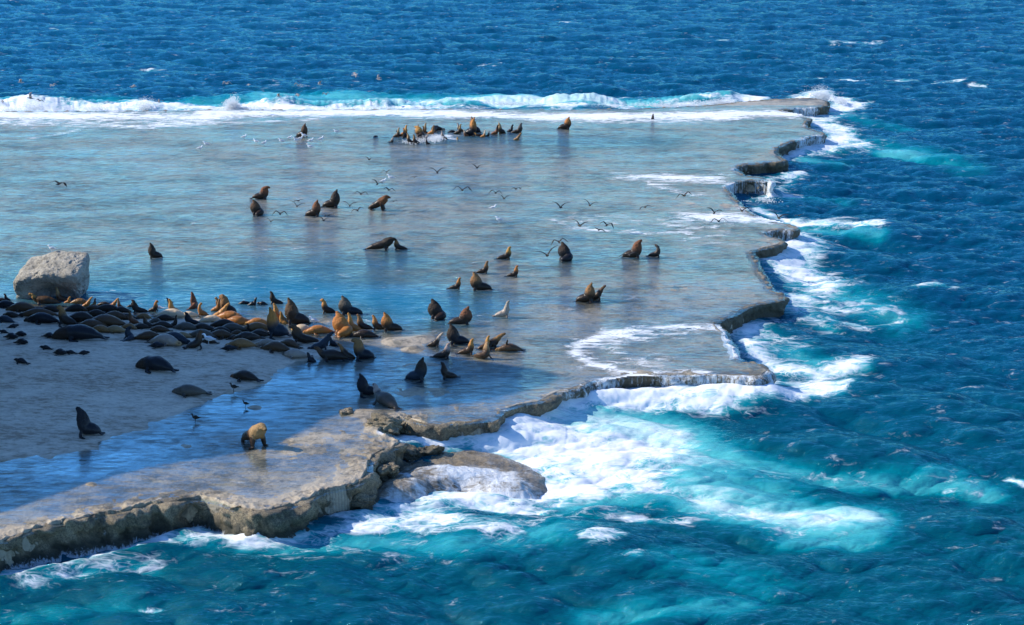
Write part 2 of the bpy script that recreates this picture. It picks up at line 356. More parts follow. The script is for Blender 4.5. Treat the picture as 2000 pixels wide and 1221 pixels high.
HIGH = [([(-100, 1040), (100, 990), (300, 960), (480, 960), (620, 930), (700, 900)], 50, 0.045), ([(560, 870), (720, 830)], 30, 0.05), ([(100, 1035), (280, 990), (480, 985), (600, 975), (720, 925)], 16, 0.06),
        ([(770, 668), (830, 662)], 9, 0.3), ([(800, 684), (812, 682)], 6, 0.28), ([(710, 808)], 9, 0.2), ([(500, 797)], 6, 0.16), ([(365, 873)], 6, 0.14), ([(780, 715), (850, 712)], 9, 0.09), ([(790, 770), (860, 765)], 14, 0.085),
        ([(572, 862)], 4, 0.12), ([(180, 947)], 5, 0.12), ([(610, 630), (640, 628)], 6, 0.15), ([(900, 800), (1000, 790), (1100, 760)], 12, 0.06), ([(1250, 725), (1480, 724)], 14, 0.06), ([(1380, 680), (1400, 640)], 14, 0.04),
        ([(1350, 395), (1420, 400)], 12, 0.06), ([(1450, 325), (1500, 300)], 10, 0.05), ([(1500, 480), (1520, 450)], 10, 0.07), ([(1400, 300), (1550, 260)], 16, 0.03),
        ([(760, 868), (850, 905)], 12, 0.0), ([(1300, 560), (1450, 580)], 22, 0.03), ([(1100, 620), (1330, 600)], 24, 0.03), ([(900, 330), (1300, 420)], 30, 0.02)]
LOW = [([(60, 560), (300, 585), (560, 560), (800, 590)], 38, 0.42), ([(800, 620), (940, 600)], 28, 0.2), ([(250, 530), (600, 520), (800, 510)], 22, 0.16), ([(1050, 275), (1300, 278)], 14, 0.18), ([(760, 268), (1000, 272)], 12, 0.14), ([(0, 340), (300, 400), (0, 450)], 60, 0.05),
       ([(1000, 480), (1240, 500)], 22, 0.07), ([(100, 930), (300, 860), (500, 780), (620, 720)], 26, 0.03), ([(900, 740), (1020, 725)], 20, 0.10)]
def terrain(x, y):
    x = np.asarray(x, float); y = np.asarray(y, float)
    u, v = uvw(x, y)
    d = sdf(RPC, x, y)
    h = strokes(HIGH, u, v) ; lo = strokes(LOW, u, v)
    hi = np.zeros(u.shape)
    z = 1.35 + 0.05 * fbm(x / 5, y / 7, 4) + 0.05 * fbm(x / 0.9, y / 1.2, 5) + h - lo
    db = sdf(BEACH, x, y)
    s = ss(-0.6, 1.2, db + 0.5 * fbm(x / 2.2, y / 2.2, 4))
    z = z + s * 0.06 + 0.070 * np.clip(db + 0.3, 0, 60) * (1 - 0.25 * ss(8, 30, db)) + s * 0.05 * fbm(x / 3.5, y / 3.5, 3)
    # rough broken rim along the near edge
    rim = ss(1.9, 0.1, d) * ss(850, 900, v) * (u < 900)
    rim = np.maximum(rim, 0.8 * ss(3.2, 0.3, d) * ss(700, 730, u) * ss(860, 820, u) * ss(800, 812, v))
    rr = fbm(x / 1.0, y / 1.0, 5, True)
    z = z + rim * (0.20 * rr - 0.01)
    z = np.where(d > 0, z, z)
    z = np.where(d < 0.15, z * ss(-0.05, 0.15, d) + (-2.5) * (1 - ss(-0.05, 0.15, d)), z)
    pool = strokes([([(-50, 935), (200, 905), (330, 860), (450, 800), (600, 735)], 17, 1.0), ([(620, 740), (900, 770)], 22, 0.7)], u, v)
    z = z + pool * (0.075 * fbm(x / 1.3, y / 1.0, 4, True) - 0.012)
    dsf = sdf(SHELF, x, y)
    dome = 0.36 * np.exp(-(((u - 1000) / 62) ** 2 + ((v - 915) / 17) ** 2)) + 0.55 * np.exp(-(((u - 790) / 60) ** 2 + ((v - 915) / 24) ** 2)) + 0.5 * np.exp(-(((u - 870) / 70) ** 2 + ((v - 885) / 14) ** 2))
    sh = -1.4 + 1.50 * ss(-2.0, 0.8, dsf) + dome + 0.12 * fbm(x / 1.2, y / 1.2, 5, True)
    return np.maximum(z, sh), d, db, u, v, dsf

DETAIL = 1.0
def axis(parts):
    out = [np.arange(a, b, st * DETAIL if fine else st) for a, b, st, fine in parts]
    return np.concatenate(out + [np.array([parts[-1][1]])])
# reef surface
us = axis([(-1650, -120, 30, 0), (-120, 1700, 1.9, 1)]); vs = axis([(186, 1160, 1.15, 1), (1160, 1480, 12, 0)])
U, Vv = np.meshgrid(us, vs); X, Y = plane(U, Vv, ZT)
Z, dR, dB, uu, vv, dS = terrain(X, Y)
rfoam = strokes([([(880, 885), (960, 900), (1040, 925)], 26, 0.58), ([(780, 930), (900, 920)], 22, 0.55), ([(930, 880), (985, 905), (960, 935)], 14, 0.5), ([(770, 935), (850, 930), (930, 940)], 9, 0.6), ([(860, 885), (930, 880), (1000, 885)], 9, 0.75), ([(700, 965), (760, 960)], 5, 0.6), ([(790, 895), (830, 925)], 6, 0.5),
                 ([(740, 846), (768, 848)], 3, 0.8)], uu, vv)
wet = np.clip(ss(0.9, -0.4, dB) + 0.0, 0, 1) + 2.2 * ((dR < 0.1) & (dS > -3))
keep = (dR > -0.8) | (dS > -3.0)
_us, _vs, _Z = us, vs, Z
def ground(x, y):
    u_, v_ = project(np.array([x, y, ZT])); j = min(len(_us) - 1, int(np.searchsorted(_us, u_))); i = min(len(_vs) - 1, int(np.searchsorted(_vs, v_)))
    return max(float(_Z[i, j]), ZW - 0.07)
reef_V = np.stack([X, Y, Z], -1).reshape(-1, 3)
Fq = grid_faces(len(vs), len(us), keep)
V2, F2, A2 = compact(reef_V, Fq, dict(sand=ss(-0.3, 0.9, dB + 0.35 * fbm(X / 1.5, Y / 1.5, 4)), wet=wet, foam=rfoam))
link('rock_platform', mesh_from('rock_platform', V2, F2, M_REEF, A2), kind='structure')

# film of water on the platform
us = axis([(-1650, -120, 30, 0), (-120, 1660, 3.0, 1)]); vs = axis([(206, 1060, 1.8, 1)])
U, Vv = np.meshgrid(us, vs); X, Y = plane(U, Vv, ZW)
Zt, dR, dB, uu, vv, dS = terrain(X, Y)
ffoam = strokes([([(-300, 226), (0, 226), (300, 230), (420, 232)], 13, 1.0), ([(400, 222), (800, 220), (950, 225), (1050, 229), (1300, 226), (1480, 222), (1560, 224)], 9, 1.0), ([(1050, 232), (1300, 234), (1440, 230)], 8, 0.9),
                 ([(0, 242), (150, 243), (280, 246), (400, 238)], 9, 0.75), ([(380, 243), (480, 240), (620, 232)], 4, 0.6), ([(60, 271), (110, 263), (150, 255)], 2, 0.5), ([(800, 226), (900, 224)], 6, .7),
                 ([(1400, 640), (1300, 641), (1190, 652), (1135, 672), (1122, 690), (1150, 708), (1210, 726), (1260, 734)], 8, 0.85), ([(1180, 680), (1230, 700), (1300, 715)], 26, 0.42), ([(1200, 660), (1330, 650)], 12, 0.5),
                 ([(1210, 345), (1290, 347), (1400, 352)], 8, 0.75), ([(1270, 360), (1340, 378), (1390, 384)], 5, 0.6), ([(1300, 350), (1400, 345)], 14, 0.4), ([(1080, 430), (1110, 442), (1190, 452), (1340, 456)], 5, 0.55), ([(1120, 425), (1250, 435), (1380, 445)], 16, 0.34),
                 ([(1345, 424), (1420, 424), (1500, 428), (1570, 432)], 11, 1.0), ([(1310, 480), (1340, 468), (1420, 458)], 3, 0.45), ([(1330, 480), (1440, 478)], 8, 0.3), ([(850, 266), (880, 268)], 7, 0.75), ([(800, 275), (835, 277)], 4, 0.55),
                 ([(495, 489), (540, 488), (600, 484)], 1.6, 0.6), ([(990, 672), (1020, 690)], 3, 0.4), ([(1170, 742), (1280, 728), (1380, 728)], 5, 0.6), ([(970, 806), (990, 800)], 3, 0.5), ([(1440, 402), (1455, 410)], 3, 0.7)], uu, vv)
ffoam = np.where(vv > 250, ffoam * 0.82, ffoam * (0.72 + 0.28 * ss(236, 226, vv)) * (0.9 + 0.3 * fbm(X / 6, Y / 8, 4)))
streaks = strokes([([(280, 520), (420, 500), (560, 488), (700, 480)], 5, 0.4)], uu, vv)
depth = np.clip(ZW - Zt, 0, 1) * 1.7
depth = np.where(dR < 0.5, np.minimum(depth, 0.05), depth)
rip = 0.35 + 0.5 * ss(-0.5, 6, ss(560, 540, vv) * 6) + 0.0 * X
rip = rip * (0.75 + 0.55 * fbm(X / 9, Y / 14, 3)) * np.where(vv > 700, 0.35 + 0.65 * ss(640, 900, uu), 1.0)
keep = (dR > -0.12) & (dB < 2.5) & (Zt < ZW + 0.12)
zf = ZW + 0.02 * fbm(X / 2.5, Y / 2.5, 3) * ss(0.3, 3, dR) * (vv < 720) - 0.05 * ss(0.8, 0.0, dR)
zf = np.where(ffoam > 0.5, zf + 0.06 * (ffoam - 0.5) * (1 + fbm(X / 0.6, Y / 0.6, 3)), zf)
Fq = grid_faces(len(vs), len(us), keep)
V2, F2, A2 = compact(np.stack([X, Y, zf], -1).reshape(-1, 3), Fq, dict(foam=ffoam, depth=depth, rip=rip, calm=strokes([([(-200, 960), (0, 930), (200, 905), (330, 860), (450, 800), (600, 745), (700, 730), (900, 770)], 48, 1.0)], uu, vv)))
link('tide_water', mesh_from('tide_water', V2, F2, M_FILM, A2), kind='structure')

# broken rock face round the platform
def ribbon():
    P = RPJ[RPJ[:, 0] > -60]
    # resample
    i0 = np.argmax(np.linalg.norm(P - np.roll(P, 1, 0), axis=1)); P = np.roll(P, -i0, 0)
    seg = np.linalg.norm(np.diff(P, axis=0), axis=1); s = np.concatenate([[0], np.cumsum(seg)])
    n = int(s[-1] / 0.11); q = np.linspace(0, s[-1], n)
    C = np.stack([np.interp(q, s, P[:, 0]), np.interp(q, s, P[:, 1])], 1)
    T = np.gradient(C, axis=0)
    for _ in range(6): T = 0.5 * T + 0.25 * np.roll(T, 1, 0) + 0.25 * np.roll(T, -1, 0)
    T /= np.linalg.norm(T, axis=1, keepdims=True) + 1e-9
    Nn = np.stack([T[:, 1], -T[:, 0]], 1)
    tst = C + Nn * 0.4; sg = np.sign(-sdf(RPC, tst[:, 0], tst[:, 1])); Nn *= np.median(sg)
    prof = [(-1.1, -0.14), (-0.7, -0.07), (-0.4, -0.02), (-0.18, 0.0), (0.0, -0.03), (0.12, -0.12), (0.18, -0.24), (0.17, -0.4), (0.12, -0.55), (0.08, -0.7), (0.06, -0.85), (0.1, -1.0), (0.2, -1.15), (0.36, -1.3), (0.5, -1.5), (0.6, -1.9), (0.6, -2.6)]
    u, v = uvw(C[:, 0], C[:, 1])
    R = []
    lip = 1.385 + 0.05 * ss(850, 900, v) * (u < 900)
    bay = 0.25 * (ss(850, 900, v) * (u < 800))
    for k, (o, dz) in enumerate(prof):
        x = C[:, 0] + Nn[:, 0] * o; y = C[:, 1] + Nn[:, 1] * o
        R.append(np.stack([x, y, lip + dz], 1))
    G = np.stack(R, 0)                                  # (k, n, 3)
    P3 = G.reshape(-1, 3)
    kk = np.repeat(np.arange(len(prof)), n)
    frt = np.tile(bay, len(prof)) * 4
    amp = np.where(kk < 3, 0.02 + 0.025 * frt, np.where(kk == 3, 0.06 + 0.05 * frt, 0.19)) * (1 + 0.7 * frt)
    n1 = vnoise3(P3 / 0.7 + 3, 5); n2 = vnoise3(P3 / 0.6 + 31, 5); n3 = 1.1 * vnoise3(P3 * np.array([1, 1, 2.2]) / 2.2 + 11, 3) + 0.5 * np.abs(vnoise3(P3 / 0.35 + 77, 3))
    NN = np.tile(Nn, (len(prof), 1))
    P3 = P3.copy()
    P3[:, :2] += NN * (amp * (n1 + 0.8 * n3))[:, None]; P3[:, 2] += amp * 0.55 * n2 * (kk > 1)
    fall = strokes([([(1440, 330), (1480, 328)], 9, 0.75), ([(1500, 320)], 5, 0.25), ([(1430, 362), (1515, 356)], 10, 0.85), ([(1405, 640), (1425, 665), (1440, 695)], 9, 0.95), ([(1180, 741), (1300, 735), (1440, 737), (1505, 728)], 9, 0.72),
                    ([(1540, 210), (1590, 210)], 5, 0.7), ([(1560, 272), (1600, 264)], 6, 0.7), ([(1500, 452), (1540, 450)], 6, 0.6), ([(1480, 490)], 5, 0.3), ([(205, 1003)], 4, 0.55), ([(300, 990)], 4, 0.5), ([(655, 955)], 4, 0.55), ([(745, 846)], 5, 0.7),
                    ([(1090, 765), (1180, 742)], 6, 0.5), ([(850, 828), (970, 820)], 5, 0.3), ([(1460, 604)], 4, 0.2), ([(735, 900)], 7, 0.4), ([(1575, 245)], 6, 0.6)], u, v, 2.6)
    Fq = grid_faces(len(prof), n)
    return P3, Fq, np.tile(fall, len(prof)), np.tile(ss(800, 740, v) * 0.85 + 0.15, len(prof)) * ss(0.02, -0.12, P3[:, 2] - 1.42 + 0.05 * n1)
P3, Fq, fall, weed = ribbon()
link('reef_edge', mesh_from('reef_edge', P3, Fq, M_WALL, dict(fall=fall, weed=weed)), kind='structure')

# ------------------------------------------------------------------ the sea: two tiles of wind waves (spectrum summed by FFT)
def ocean_tile(n, L, seed, amp, wind_dir, wl_lo, wl_hi, spread=3, peak=None):
    r = np.random.default_rng(seed); k = np.fft.fftfreq(n, 1.0 / n) * 2 * math.pi / L
    kx, ky = np.meshgrid(k, k, indexing='ij'); kk = np.hypot(kx, ky); kk[0, 0] = 1
    Lp = peak or wl_hi; kp = 2 * math.pi / Lp
    sp = kk ** -4.0 * np.exp(-1.0 * (kp / kk) ** 2) * np.abs((kx * wind_dir[0] + ky * wind_dir[1]) / kk) ** spread
    sp *= (kk < 2 * math.pi / wl_lo) * (kk > 2 * math.pi / (wl_hi * 2.2)); sp[0, 0] = 0
    h = np.sqrt(sp) * (r.normal(size=(n, n)) + 1j * r.normal(size=(n, n)))
    H = np.fft.ifft2(h).real; s = H.std()
    DX = np.fft.ifft2(-1j * kx / kk * h).real; DY = np.fft.ifft2(-1j * ky / kk * h).real
    return (H / s * amp, DX / s * amp, DY / s * amp, L, n)
def samp(A, L, n, x, y):
    fx = (x / L * n) % n; fy = (y / L * n) % n; i = np.floor(fx).astype(int) % n; j = np.floor(fy).astype(int) % n; a = fx - np.floor(fx); b = fy - np.floor(fy)
    i1 = (i + 1) % n; j1 = (j + 1) % n
    return (A[i, j] * (1 - a) + A[i1, j] * a) * (1 - b) + (A[i, j1] * (1 - a) + A[i1, j1] * a) * b
T1 = ocean_tile(1024, 173.0, 3, 0.22, (0.25, 0.97), 0.9, 30, 2, peak=13)
T2 = ocean_tile(1024, 47.0, 5, 0.070, (-0.15, 0.99), 0.2, 6, 3, peak=3.2)
us = axis([(-3500, -140, 60, 0), (-140, 2140, 1.9, 1), (2140, 5000, 60, 0)]); vs = axis([(-296, -280, 2, 0), (-280, -40, 10, 0), (-40, 1250, 1.25, 1), (1250, 1700, 14, 0)])
U, Vv = np.meshgrid(us, vs); X, Y = plane(U, Vv, 0.0)
dR = sdf(RPC, X, Y); keep = dR < 1.5
def tile(T, ch):
    dx = samp(T[1], T[3], T[4], X, Y) * ch; dy = samp(T[2], T[3], T[4], X, Y) * ch
    return samp(T[0], T[3], T[4], X, Y), dx, dy
h1, dx1, dy1 = tile(T1, 1.0); h2, dx2, dy2 = tile(T2, 0.9)
far = ss(-40, -200, Vv)
calm = 0.45 + 0.55 * ss(0.0, 7.0, -dR)
gust = 0.85 + 0.7 * fbm(X / 38, Y / 50, 3)
h2 = h2 * gust
H = (h1 * calm + h2) * (1 - far); DXX = (dx1 * calm + dx2) * (1 - far); DYY = (dy1 * calm + dy2) * (1 - far)
seafoam = [([(-200, 216), (0, 214), (150, 218), (250, 212), (400, 216), (470, 210), (600, 214), (760, 210), (900, 203), (1000, 200), (1100, 208), (1250, 206), (1400, 203), (1480, 198)], 9, 1.0),
           ([(-60, 222), (50, 215)], 7, 1.0), ([(700, 203), (900, 198), (1000, 196)], 6, 0.55), ([(560, 198), (700, 200)], 4, 0.4), ([(1560, 190), (1600, 184), (1640, 198), (1660, 206)], 9, 1.0), ([(1640, 214), (1700, 199)], 4, 0.6),
           ([(1520, 222), (1600, 222), (1650, 212)], 7, 0.95), ([(1590, 236), (1650, 228)], 9, 0.5), ([(1600, 246), (1650, 262), (1630, 282), (1560, 300), (1530, 312)], 12, 0.85), ([(1520, 290), (1600, 286), (1690, 285)], 10, 0.6),
           ([(1480, 358), (1540, 350), (1570, 345)], 3, 0.7), ([(1500, 392), (1530, 386), (1570, 385)], 5, 0.85), ([(1470, 398), (1530, 370), (1550, 345)], 10, 0.35), ([(1480, 418), (1560, 436), (1640, 440), (1720, 446)], 6, 0.75),
           ([(1560, 462), (1590, 475), (1570, 500), (1520, 520)], 14, 0.6), ([(1500, 500), (1540, 530), (1620, 560), (1570, 590)], 20, 0.62), ([(1540, 470), (1560, 540)], 16, 0.5), ([(1530, 600), (1620, 640)], 14, 0.42), ([(1610, 605), (1690, 595), (1755, 608), (1750, 628), (1680, 636), (1620, 626)], 4, 0.5),
           ([(1630, 612), (1720, 612)], 8, 0.35), ([(1450, 640), (1460, 680), (1500, 712), (1600, 724), (1680, 714)], 12, 0.78), ([(1480, 650), (1560, 680)], 18, 0.42), ([(1520, 742), (1640, 752), (1660, 745)], 8, 0.62), ([(1430, 630), (1470, 615)], 5, 0.5),
           ([(960, 850), (1030, 825), (1100, 805), (1180, 792), (1300, 786), (1440, 788), (1530, 778), (1620, 760)], 15, 1.0), ([(1150, 800), (1300, 800), (1400, 800)], 8, 0.6), ([(1000, 802), (1100, 790), (1250, 775)], 12, 0.65), ([(1250, 772), (1400, 768), (1500, 765)], 7, 0.6),
           ([(820, 850), (900, 846), (980, 850), (1060, 868), (1150, 878), (1260, 884)], 24, 0.86), ([(1000, 815), (1060, 840)], 16, 0.7), ([(880, 975), (1000, 962), (1100, 950), (1200, 940)], 22, 0.85), ([(1060, 905), (1200, 905)], 22, 0.7), ([(750, 885), (800, 878), (860, 878)], 12, 0.8),  ([(1010, 830), (1100, 850), (1220, 868)], 26, 0.62), ([(900, 868), (1080, 880), (1290, 885)], 22, 0.7), ([(940, 965), (1100, 950), (1260, 930)], 26, 0.62), ([(1280, 955), (1450, 985), (1640, 1018)], 12, 0.4), ([(1380, 1000), (1560, 1030)], 14, 0.34), ([(1300, 840), (1330, 850)], 12, .4), ([(1450, 925), (1850, 925)], 16, 0.22), ([(740, 1020), (1000, 1035), (1200, 1000)], 18, 0.36),
           ([(790, 968), (860, 978), (950, 990), (1050, 1000)], 9, 0.8), ([(640, 1002), (720, 992), (800, 1000), (880, 1020)], 12, 0.62), ([(480, 1058), (560, 1030), (640, 1008)], 7, 0.72), ([(700, 1010), (820, 1040), (1000, 1050)], 18, 0.35),
           ([(320, 1045), (360, 1035), (400, 1030), (440, 1042)], 9, 0.85), ([(400, 1050), (470, 1062), (530, 1045)], 9, 0.6), ([(300, 1060), (420, 1070)], 14, 0.38), ([(-50, 1140), (60, 1120), (160, 1098), (220, 1080), (300, 1058)], 10, 0.62),
           ([(60, 1145), (220, 1110), (300, 1100)], 14, 0.46), ([(480, 1075), (620, 1045), (760, 1030)], 12, 0.5), ([(560, 1080), (700, 1070), (800, 1100)], 20, 0.22), ([(1230, 1010), (1340, 1015)], 10, 0.4),
           ([(1620, 157), (1700, 159)], 2.2, 0.9), ([(1752, 158), (1790, 157)], 2, 0.7), ([(1820, 160), (1880, 161)], 2.5, 0.5), ([(1895, 166), (1925, 167)], 1.8, 0.8), ([(1575, 151), (1605, 150)], 2, 0.6), ([(815, 149), (826, 151)], 4, 0.75), ([(1095, 45), (1125, 43)], 2.4, 0.75),
           ([(1398, 84), (1435, 81)], 2, 0.75), ([(1625, 85), (1720, 82)], 4, 0.4), ([(270, 137), (330, 136)], 2.5, 0.5), ([(140, 168), (180, 172)], 4, 0.5), ([(575, 172), (620, 171)], 2.5, 0.75), ([(515, 172), (540, 165)], 5, 0.5), ([(1975, 925), (1998, 932)], 6, 0.8), ([(1850, 938), (1915, 944)], 4, 0.55),
           ([(280, 1190), (320, 1192)], 4, 0.6), ([(920, 125), (980, 123)], 2.5, 0.5), ([(100, 55), (130, 56)], 2, 0.5), ([(575, 45), (600, 46)], 2, 0.5)]
sfo = strokes(seafoam, U, Vv)
# whitecaps where steep crests gather
cap = ss(0.44, 0.66, h1 + 0.9 * h2 - 0.03) * ss(0.1, 0.45, fbm(X / 16, Y / 22, 3)) * 0.6
sfo = np.maximum(sfo, cap * (Vv > -40))
aer = strokes([([(1000, 830), (1150, 825), (1300, 845)], 32, 0.95), ([(1200, 830), (1320, 860)], 24, 0.6), ([(1000, 900), (1200, 880), (1330, 900)], 42, 0.85), ([(1100, 980), (1300, 950), (1480, 970)], 30, 0.6), ([(1400, 900), (1600, 930), (1850, 925), (1930, 950)], 26, 0.5), ([(1380, 985), (1520, 1010), (1690, 1020)], 26, 0.85),
               ([(1560, 1000), (1680, 1015)], 18, 0.75), ([(1550, 1050), (1700, 1060)], 24, 0.42), ([(1300, 1100), (1500, 1140)], 40, 0.35), ([(1150, 1190), (1450, 1190)], 26, 0.42), ([(560, 1070), (700, 1060), (900, 1070), (1100, 1050)], 30, 0.45), ([(300, 1060), (500, 1060)], 18, 0.45),
               ([(0, 1210), (250, 1185)], 30, 0.32), ([(100, 1120), (300, 1110)], 16, 0.35), ([(1600, 270), (1800, 300), (1900, 330)], 22, 0.35), ([(1730, 300), (1800, 305)], 7, 0.55), ([(1560, 315), (1640, 322)], 8, 0.55), ([(1500, 385), (1650, 400)], 12, 0.3), ([(1520, 440), (1720, 460)], 10, 0.5),
               ([(1500, 520), (1620, 570), (1750, 620)], 34, 0.45), ([(1470, 680), (1650, 720)], 20, 0.45), ([(-100, 200), (300, 200), (520, 192)], 9, 0.4), ([(520, 186), (800, 195), (1150, 202)], 12, 0.6), ([(980, 204), (1060, 206)], 6, 0.9), ([(270, 208), (330, 214)], 5, 0.9), ([(1640, 230), (1780, 250)], 10, 0.3), ([(1200, 760), (1500, 775)], 10, 0.5)], U, Vv)
teal = ss(250, 1150, Vv) * 0.85 + 0.1
teal = np.clip(teal - 0.35 * ss(1500, 2000, U) * ss(1000, 700, Vv), 0, 1)
# surf heaps up where it meets the far edge
surf = strokes([([(-200, 212), (250, 210), (470, 206), (760, 206), (1000, 200), (1250, 203), (1430, 198)], 6, 1.0), ([(1590, 186), (1640, 198)], 5, 0.9)], U, Vv)
sn_ = fbm(X / 17, Y / 9, 3); Hs = surf * (np.clip(0.55 + 2.0 * sn_, 0.05, 2.0) + 0.30 * fbm(X / 2.2, Y / 2.2, 3) + 0.22 * fbm(X / 0.7, Y / 0.7, 3))
sea_side = ss(212, 203, Vv) * ss(1480, 1400, U); hole = np.clip(0.30 + 1.5 * fbm(X / 5 + 3, Y / 5, 4) + 0.5 * sn_, 0, 1)
sfo = sfo * (1 - sea_side * (1 - hole)); aer = np.clip(aer + 0.75 * surf * sea_side, 0, 1)
sw = strokes([([(900, 195), (1150, 202)], 8, 0.5), ([(990, 815), (1100, 790)], 9, 0.8), ([(850, 990), (1000, 960)], 9, 0.35)], U, Vv)
near = strokes([([(-150, 1180), (0, 1145), (150, 1108), (300, 1072), (480, 1060), (620, 1025), (720, 1000)], 16, 0.42), ([(790, 885), (880, 868), (990, 852)], 20, 1.0), ([(980, 850), (1090, 805), (1200, 790), (1320, 784), (1500, 782)], 18, 1.0), ([(1440, 700), (1470, 690)], 14, 0.6), ([(1560, 480), (1500, 520)], 12, 0.4), ([(330, 1052), (390, 1040)], 8, 0.4), ([(480, 1065), (560, 1045)], 6, 0.3)], U, Vv)
H = H + 0.35 * ss(5, 0, -dR) * (U > 1300) * ss(700, 640, Vv) + Hs + 0.85 * near + sfo * 0.06 * fbm(X / 0.8, Y / 0.8, 4) + 0.5 * sw * ss(-2, 3, -dR)
Fq = grid_faces(len(vs), len(us), keep)
V2, F2, A2 = compact(np.stack([X + DXX, Y + DYY, H], -1).reshape(-1, 3), Fq, dict(foam=sfo, aer=aer, teal=teal))
link('sea_water', mesh_from('sea_water', V2, F2, M_SEA, A2), kind='structure')

# ------------------------------------------------------------------ the cliff that shades the beach (it stands left of the frame)
SH_UP = [(-150, 560), (0, 594), (160, 603), (290, 612), (400, 628), (520, 648), (640, 660), (690, 668), (800, 690), (930, 705), (1040, 717), (1095, 732)]
SH_LO = [(1100, 740), (1040, 762), (960, 778), (880, 792), (780, 802), (690, 800), (640, 818), (600, 838), (550, 866), (480, 884), (400, 896), (330, 906), (230, 928), (160, 948), (80, 976), (0, 1003), (-150, 1050)]
XC = -43.0
rim = []
for (u_, v_) in SH_UP + SH_LO:
    z_ = 1.45
    for _ in range(5):
        px_, py_ = plane(u_, v_, z_); z_ = float(ground(float(px_), float(py_)))
    t = (px_ - XC) / D[0]
    rim.append((float(py_ - D[1] * t), float(z_ - D[2] * t)))
rim.sort()
ry = np.array([r[0] for r in rim]); rz = np.array([r[1] for r in rim])
ry = np.concatenate([[ry[0] - 10, ry[0] - 3], ry, [ry[-1] + 4, ry[-1] + 10]]); rz = np.concatenate([[1.0, 2.0], rz, [rz[-1] - 3, 1.0]])
yy = np.arange(ry[0] - 6, ry[-1] + 6, 0.5); h = np.interp(yy, ry, rz, left=0.0, right=0.0)
soff = np.concatenate([np.linspace(5.0, 0.0, 14), np.linspace(-0.7, -6, 10), np.linspace(-8, -90, 20)])
Yc, Sc = np.meshgrid(yy, soff, indexing='ij'); hh = np.repeat(h[:, None], len(soff), 1)
fr = np.clip(1 - Sc / 5.0, 0, 1) ** 0.75 * (Sc > 0) + (Sc <= 0)
Zc = np.where(Sc > 0, 0.6 + (hh - 0.6) * fr, hh - 0.10 * (-Sc) ** 0.9 * ss(2, 12, hh)); Xc = XC + Sc
lay = 0.45 * np.sin(Zc * 2.3 + fbm(Yc / 9, Zc / 9, 2)) + 0.9 * fbm(Yc / 3.0, Zc / 1.6, 4)
Xc = Xc + np.where(Sc > 0.2, lay, 0) ; Zc = np.where(Sc < -1, Zc - 0.4 * np.abs(fbm(Xc / 6, Yc / 6, 4)), Zc)
link('cliff', mesh_from('cliff', np.stack([Xc, Yc, Zc], -1).reshape(-1, 3), grid_faces(len(yy), len(soff)), mat_boulder('cliff_stone', 0.95)), kind='structure')
# ------------------------------------------------------------------ lofted bodies
def catmull(P, m):
    P = np.asarray(P, float); n = len(P); t = np.linspace(0, n - 1, m); i = np.clip(np.floor(t).astype(int), 0, n - 2); f = (t - i)[:, None]
    p0 = P[np.clip(i - 1, 0, n - 1)]; p1 = P[i]; p2 = P[i + 1]; p3 = P[np.clip(i + 2, 0, n - 1)]
    return 0.5 * (2 * p1 + (p2 - p0) * f + (2 * p0 - 5 * p1 + 4 * p2 - p3) * f ** 2 + (-p0 + 3 * p1 - 3 * p2 + p3) * f ** 3)
def loft(P, m=40, n=18, side=(0, 1, 0)):
    Q = catmull(P, m); C = Q[:, :3]; R = np.maximum(Q[:, 3:5], 0.008); T = np.gradient(C, axis=0); T /= np.linalg.norm(T, axis=1, keepdims=True) + 1e-9
    s = np.array(side, float); V = []
    th = np.linspace(0, 2 * math.pi, n, endpoint=False)
    for k in range(m):
        s = s - T[k] * s.dot(T[k]); s /= np.linalg.norm(s) + 1e-9; nn = np.cross(T[k], s)
        V.append(C[k] + np.outer(np.cos(th) * R[k, 0], s) + np.outer(np.sin(th) * R[k, 1], nn))
    V = np.concatenate(V + [C[:1], C[-1:]]); Fs = []
    a = m * n
    for k in range(m - 1):
        for j in range(n):
            j2 = (j + 1) % n; Fs.append((k * n + j, k * n + j2, (k + 1) * n + j2, (k + 1) * n + j))
    for j in range(n):
        j2 = (j + 1) % n; Fs.append((a, j2, j)); Fs.append((a + 1, (m - 1) * n + j, (m - 1) * n + j2))
    return V, Fs, C, R
def join(parts):
    V = []; Fs = []; o = 0
    for v, f in parts: V.append(v); Fs += [tuple(i + o for i in q) for q in f]; o += len(v)
    return np.concatenate(V), Fs
def remeshed(name, parts, voxel, smooth=3):
    V, Fs = join(parts); me = bpy.data.meshes.new('tmp'); me.from_pydata(V.tolist(), [], Fs); me.update()
    o = bpy.data.objects.new('tmp', me); COL.objects.link(o)
    m = o.modifiers.new('r', 'REMESH'); m.mode = 'VOXEL'; m.voxel_size = voxel; m.use_smooth_shade = True
    m2 = o.modifiers.new('s', 'SMOOTH'); m2.iterations = smooth; m2.factor = 0.5
    dg = bpy.context.evaluated_depsgraph_get(); out = bpy.data.meshes.new_from_object(o.evaluated_get(dg), depsgraph=dg); out.name = name
    bpy.data.objects.remove(o); bpy.data.meshes.remove(me)
    return out
def get_co(me):
    a = np.empty(len(me.vertices) * 3, np.float32); me.vertices.foreach_get('co', a); return a.reshape(-1, 3).astype(float)

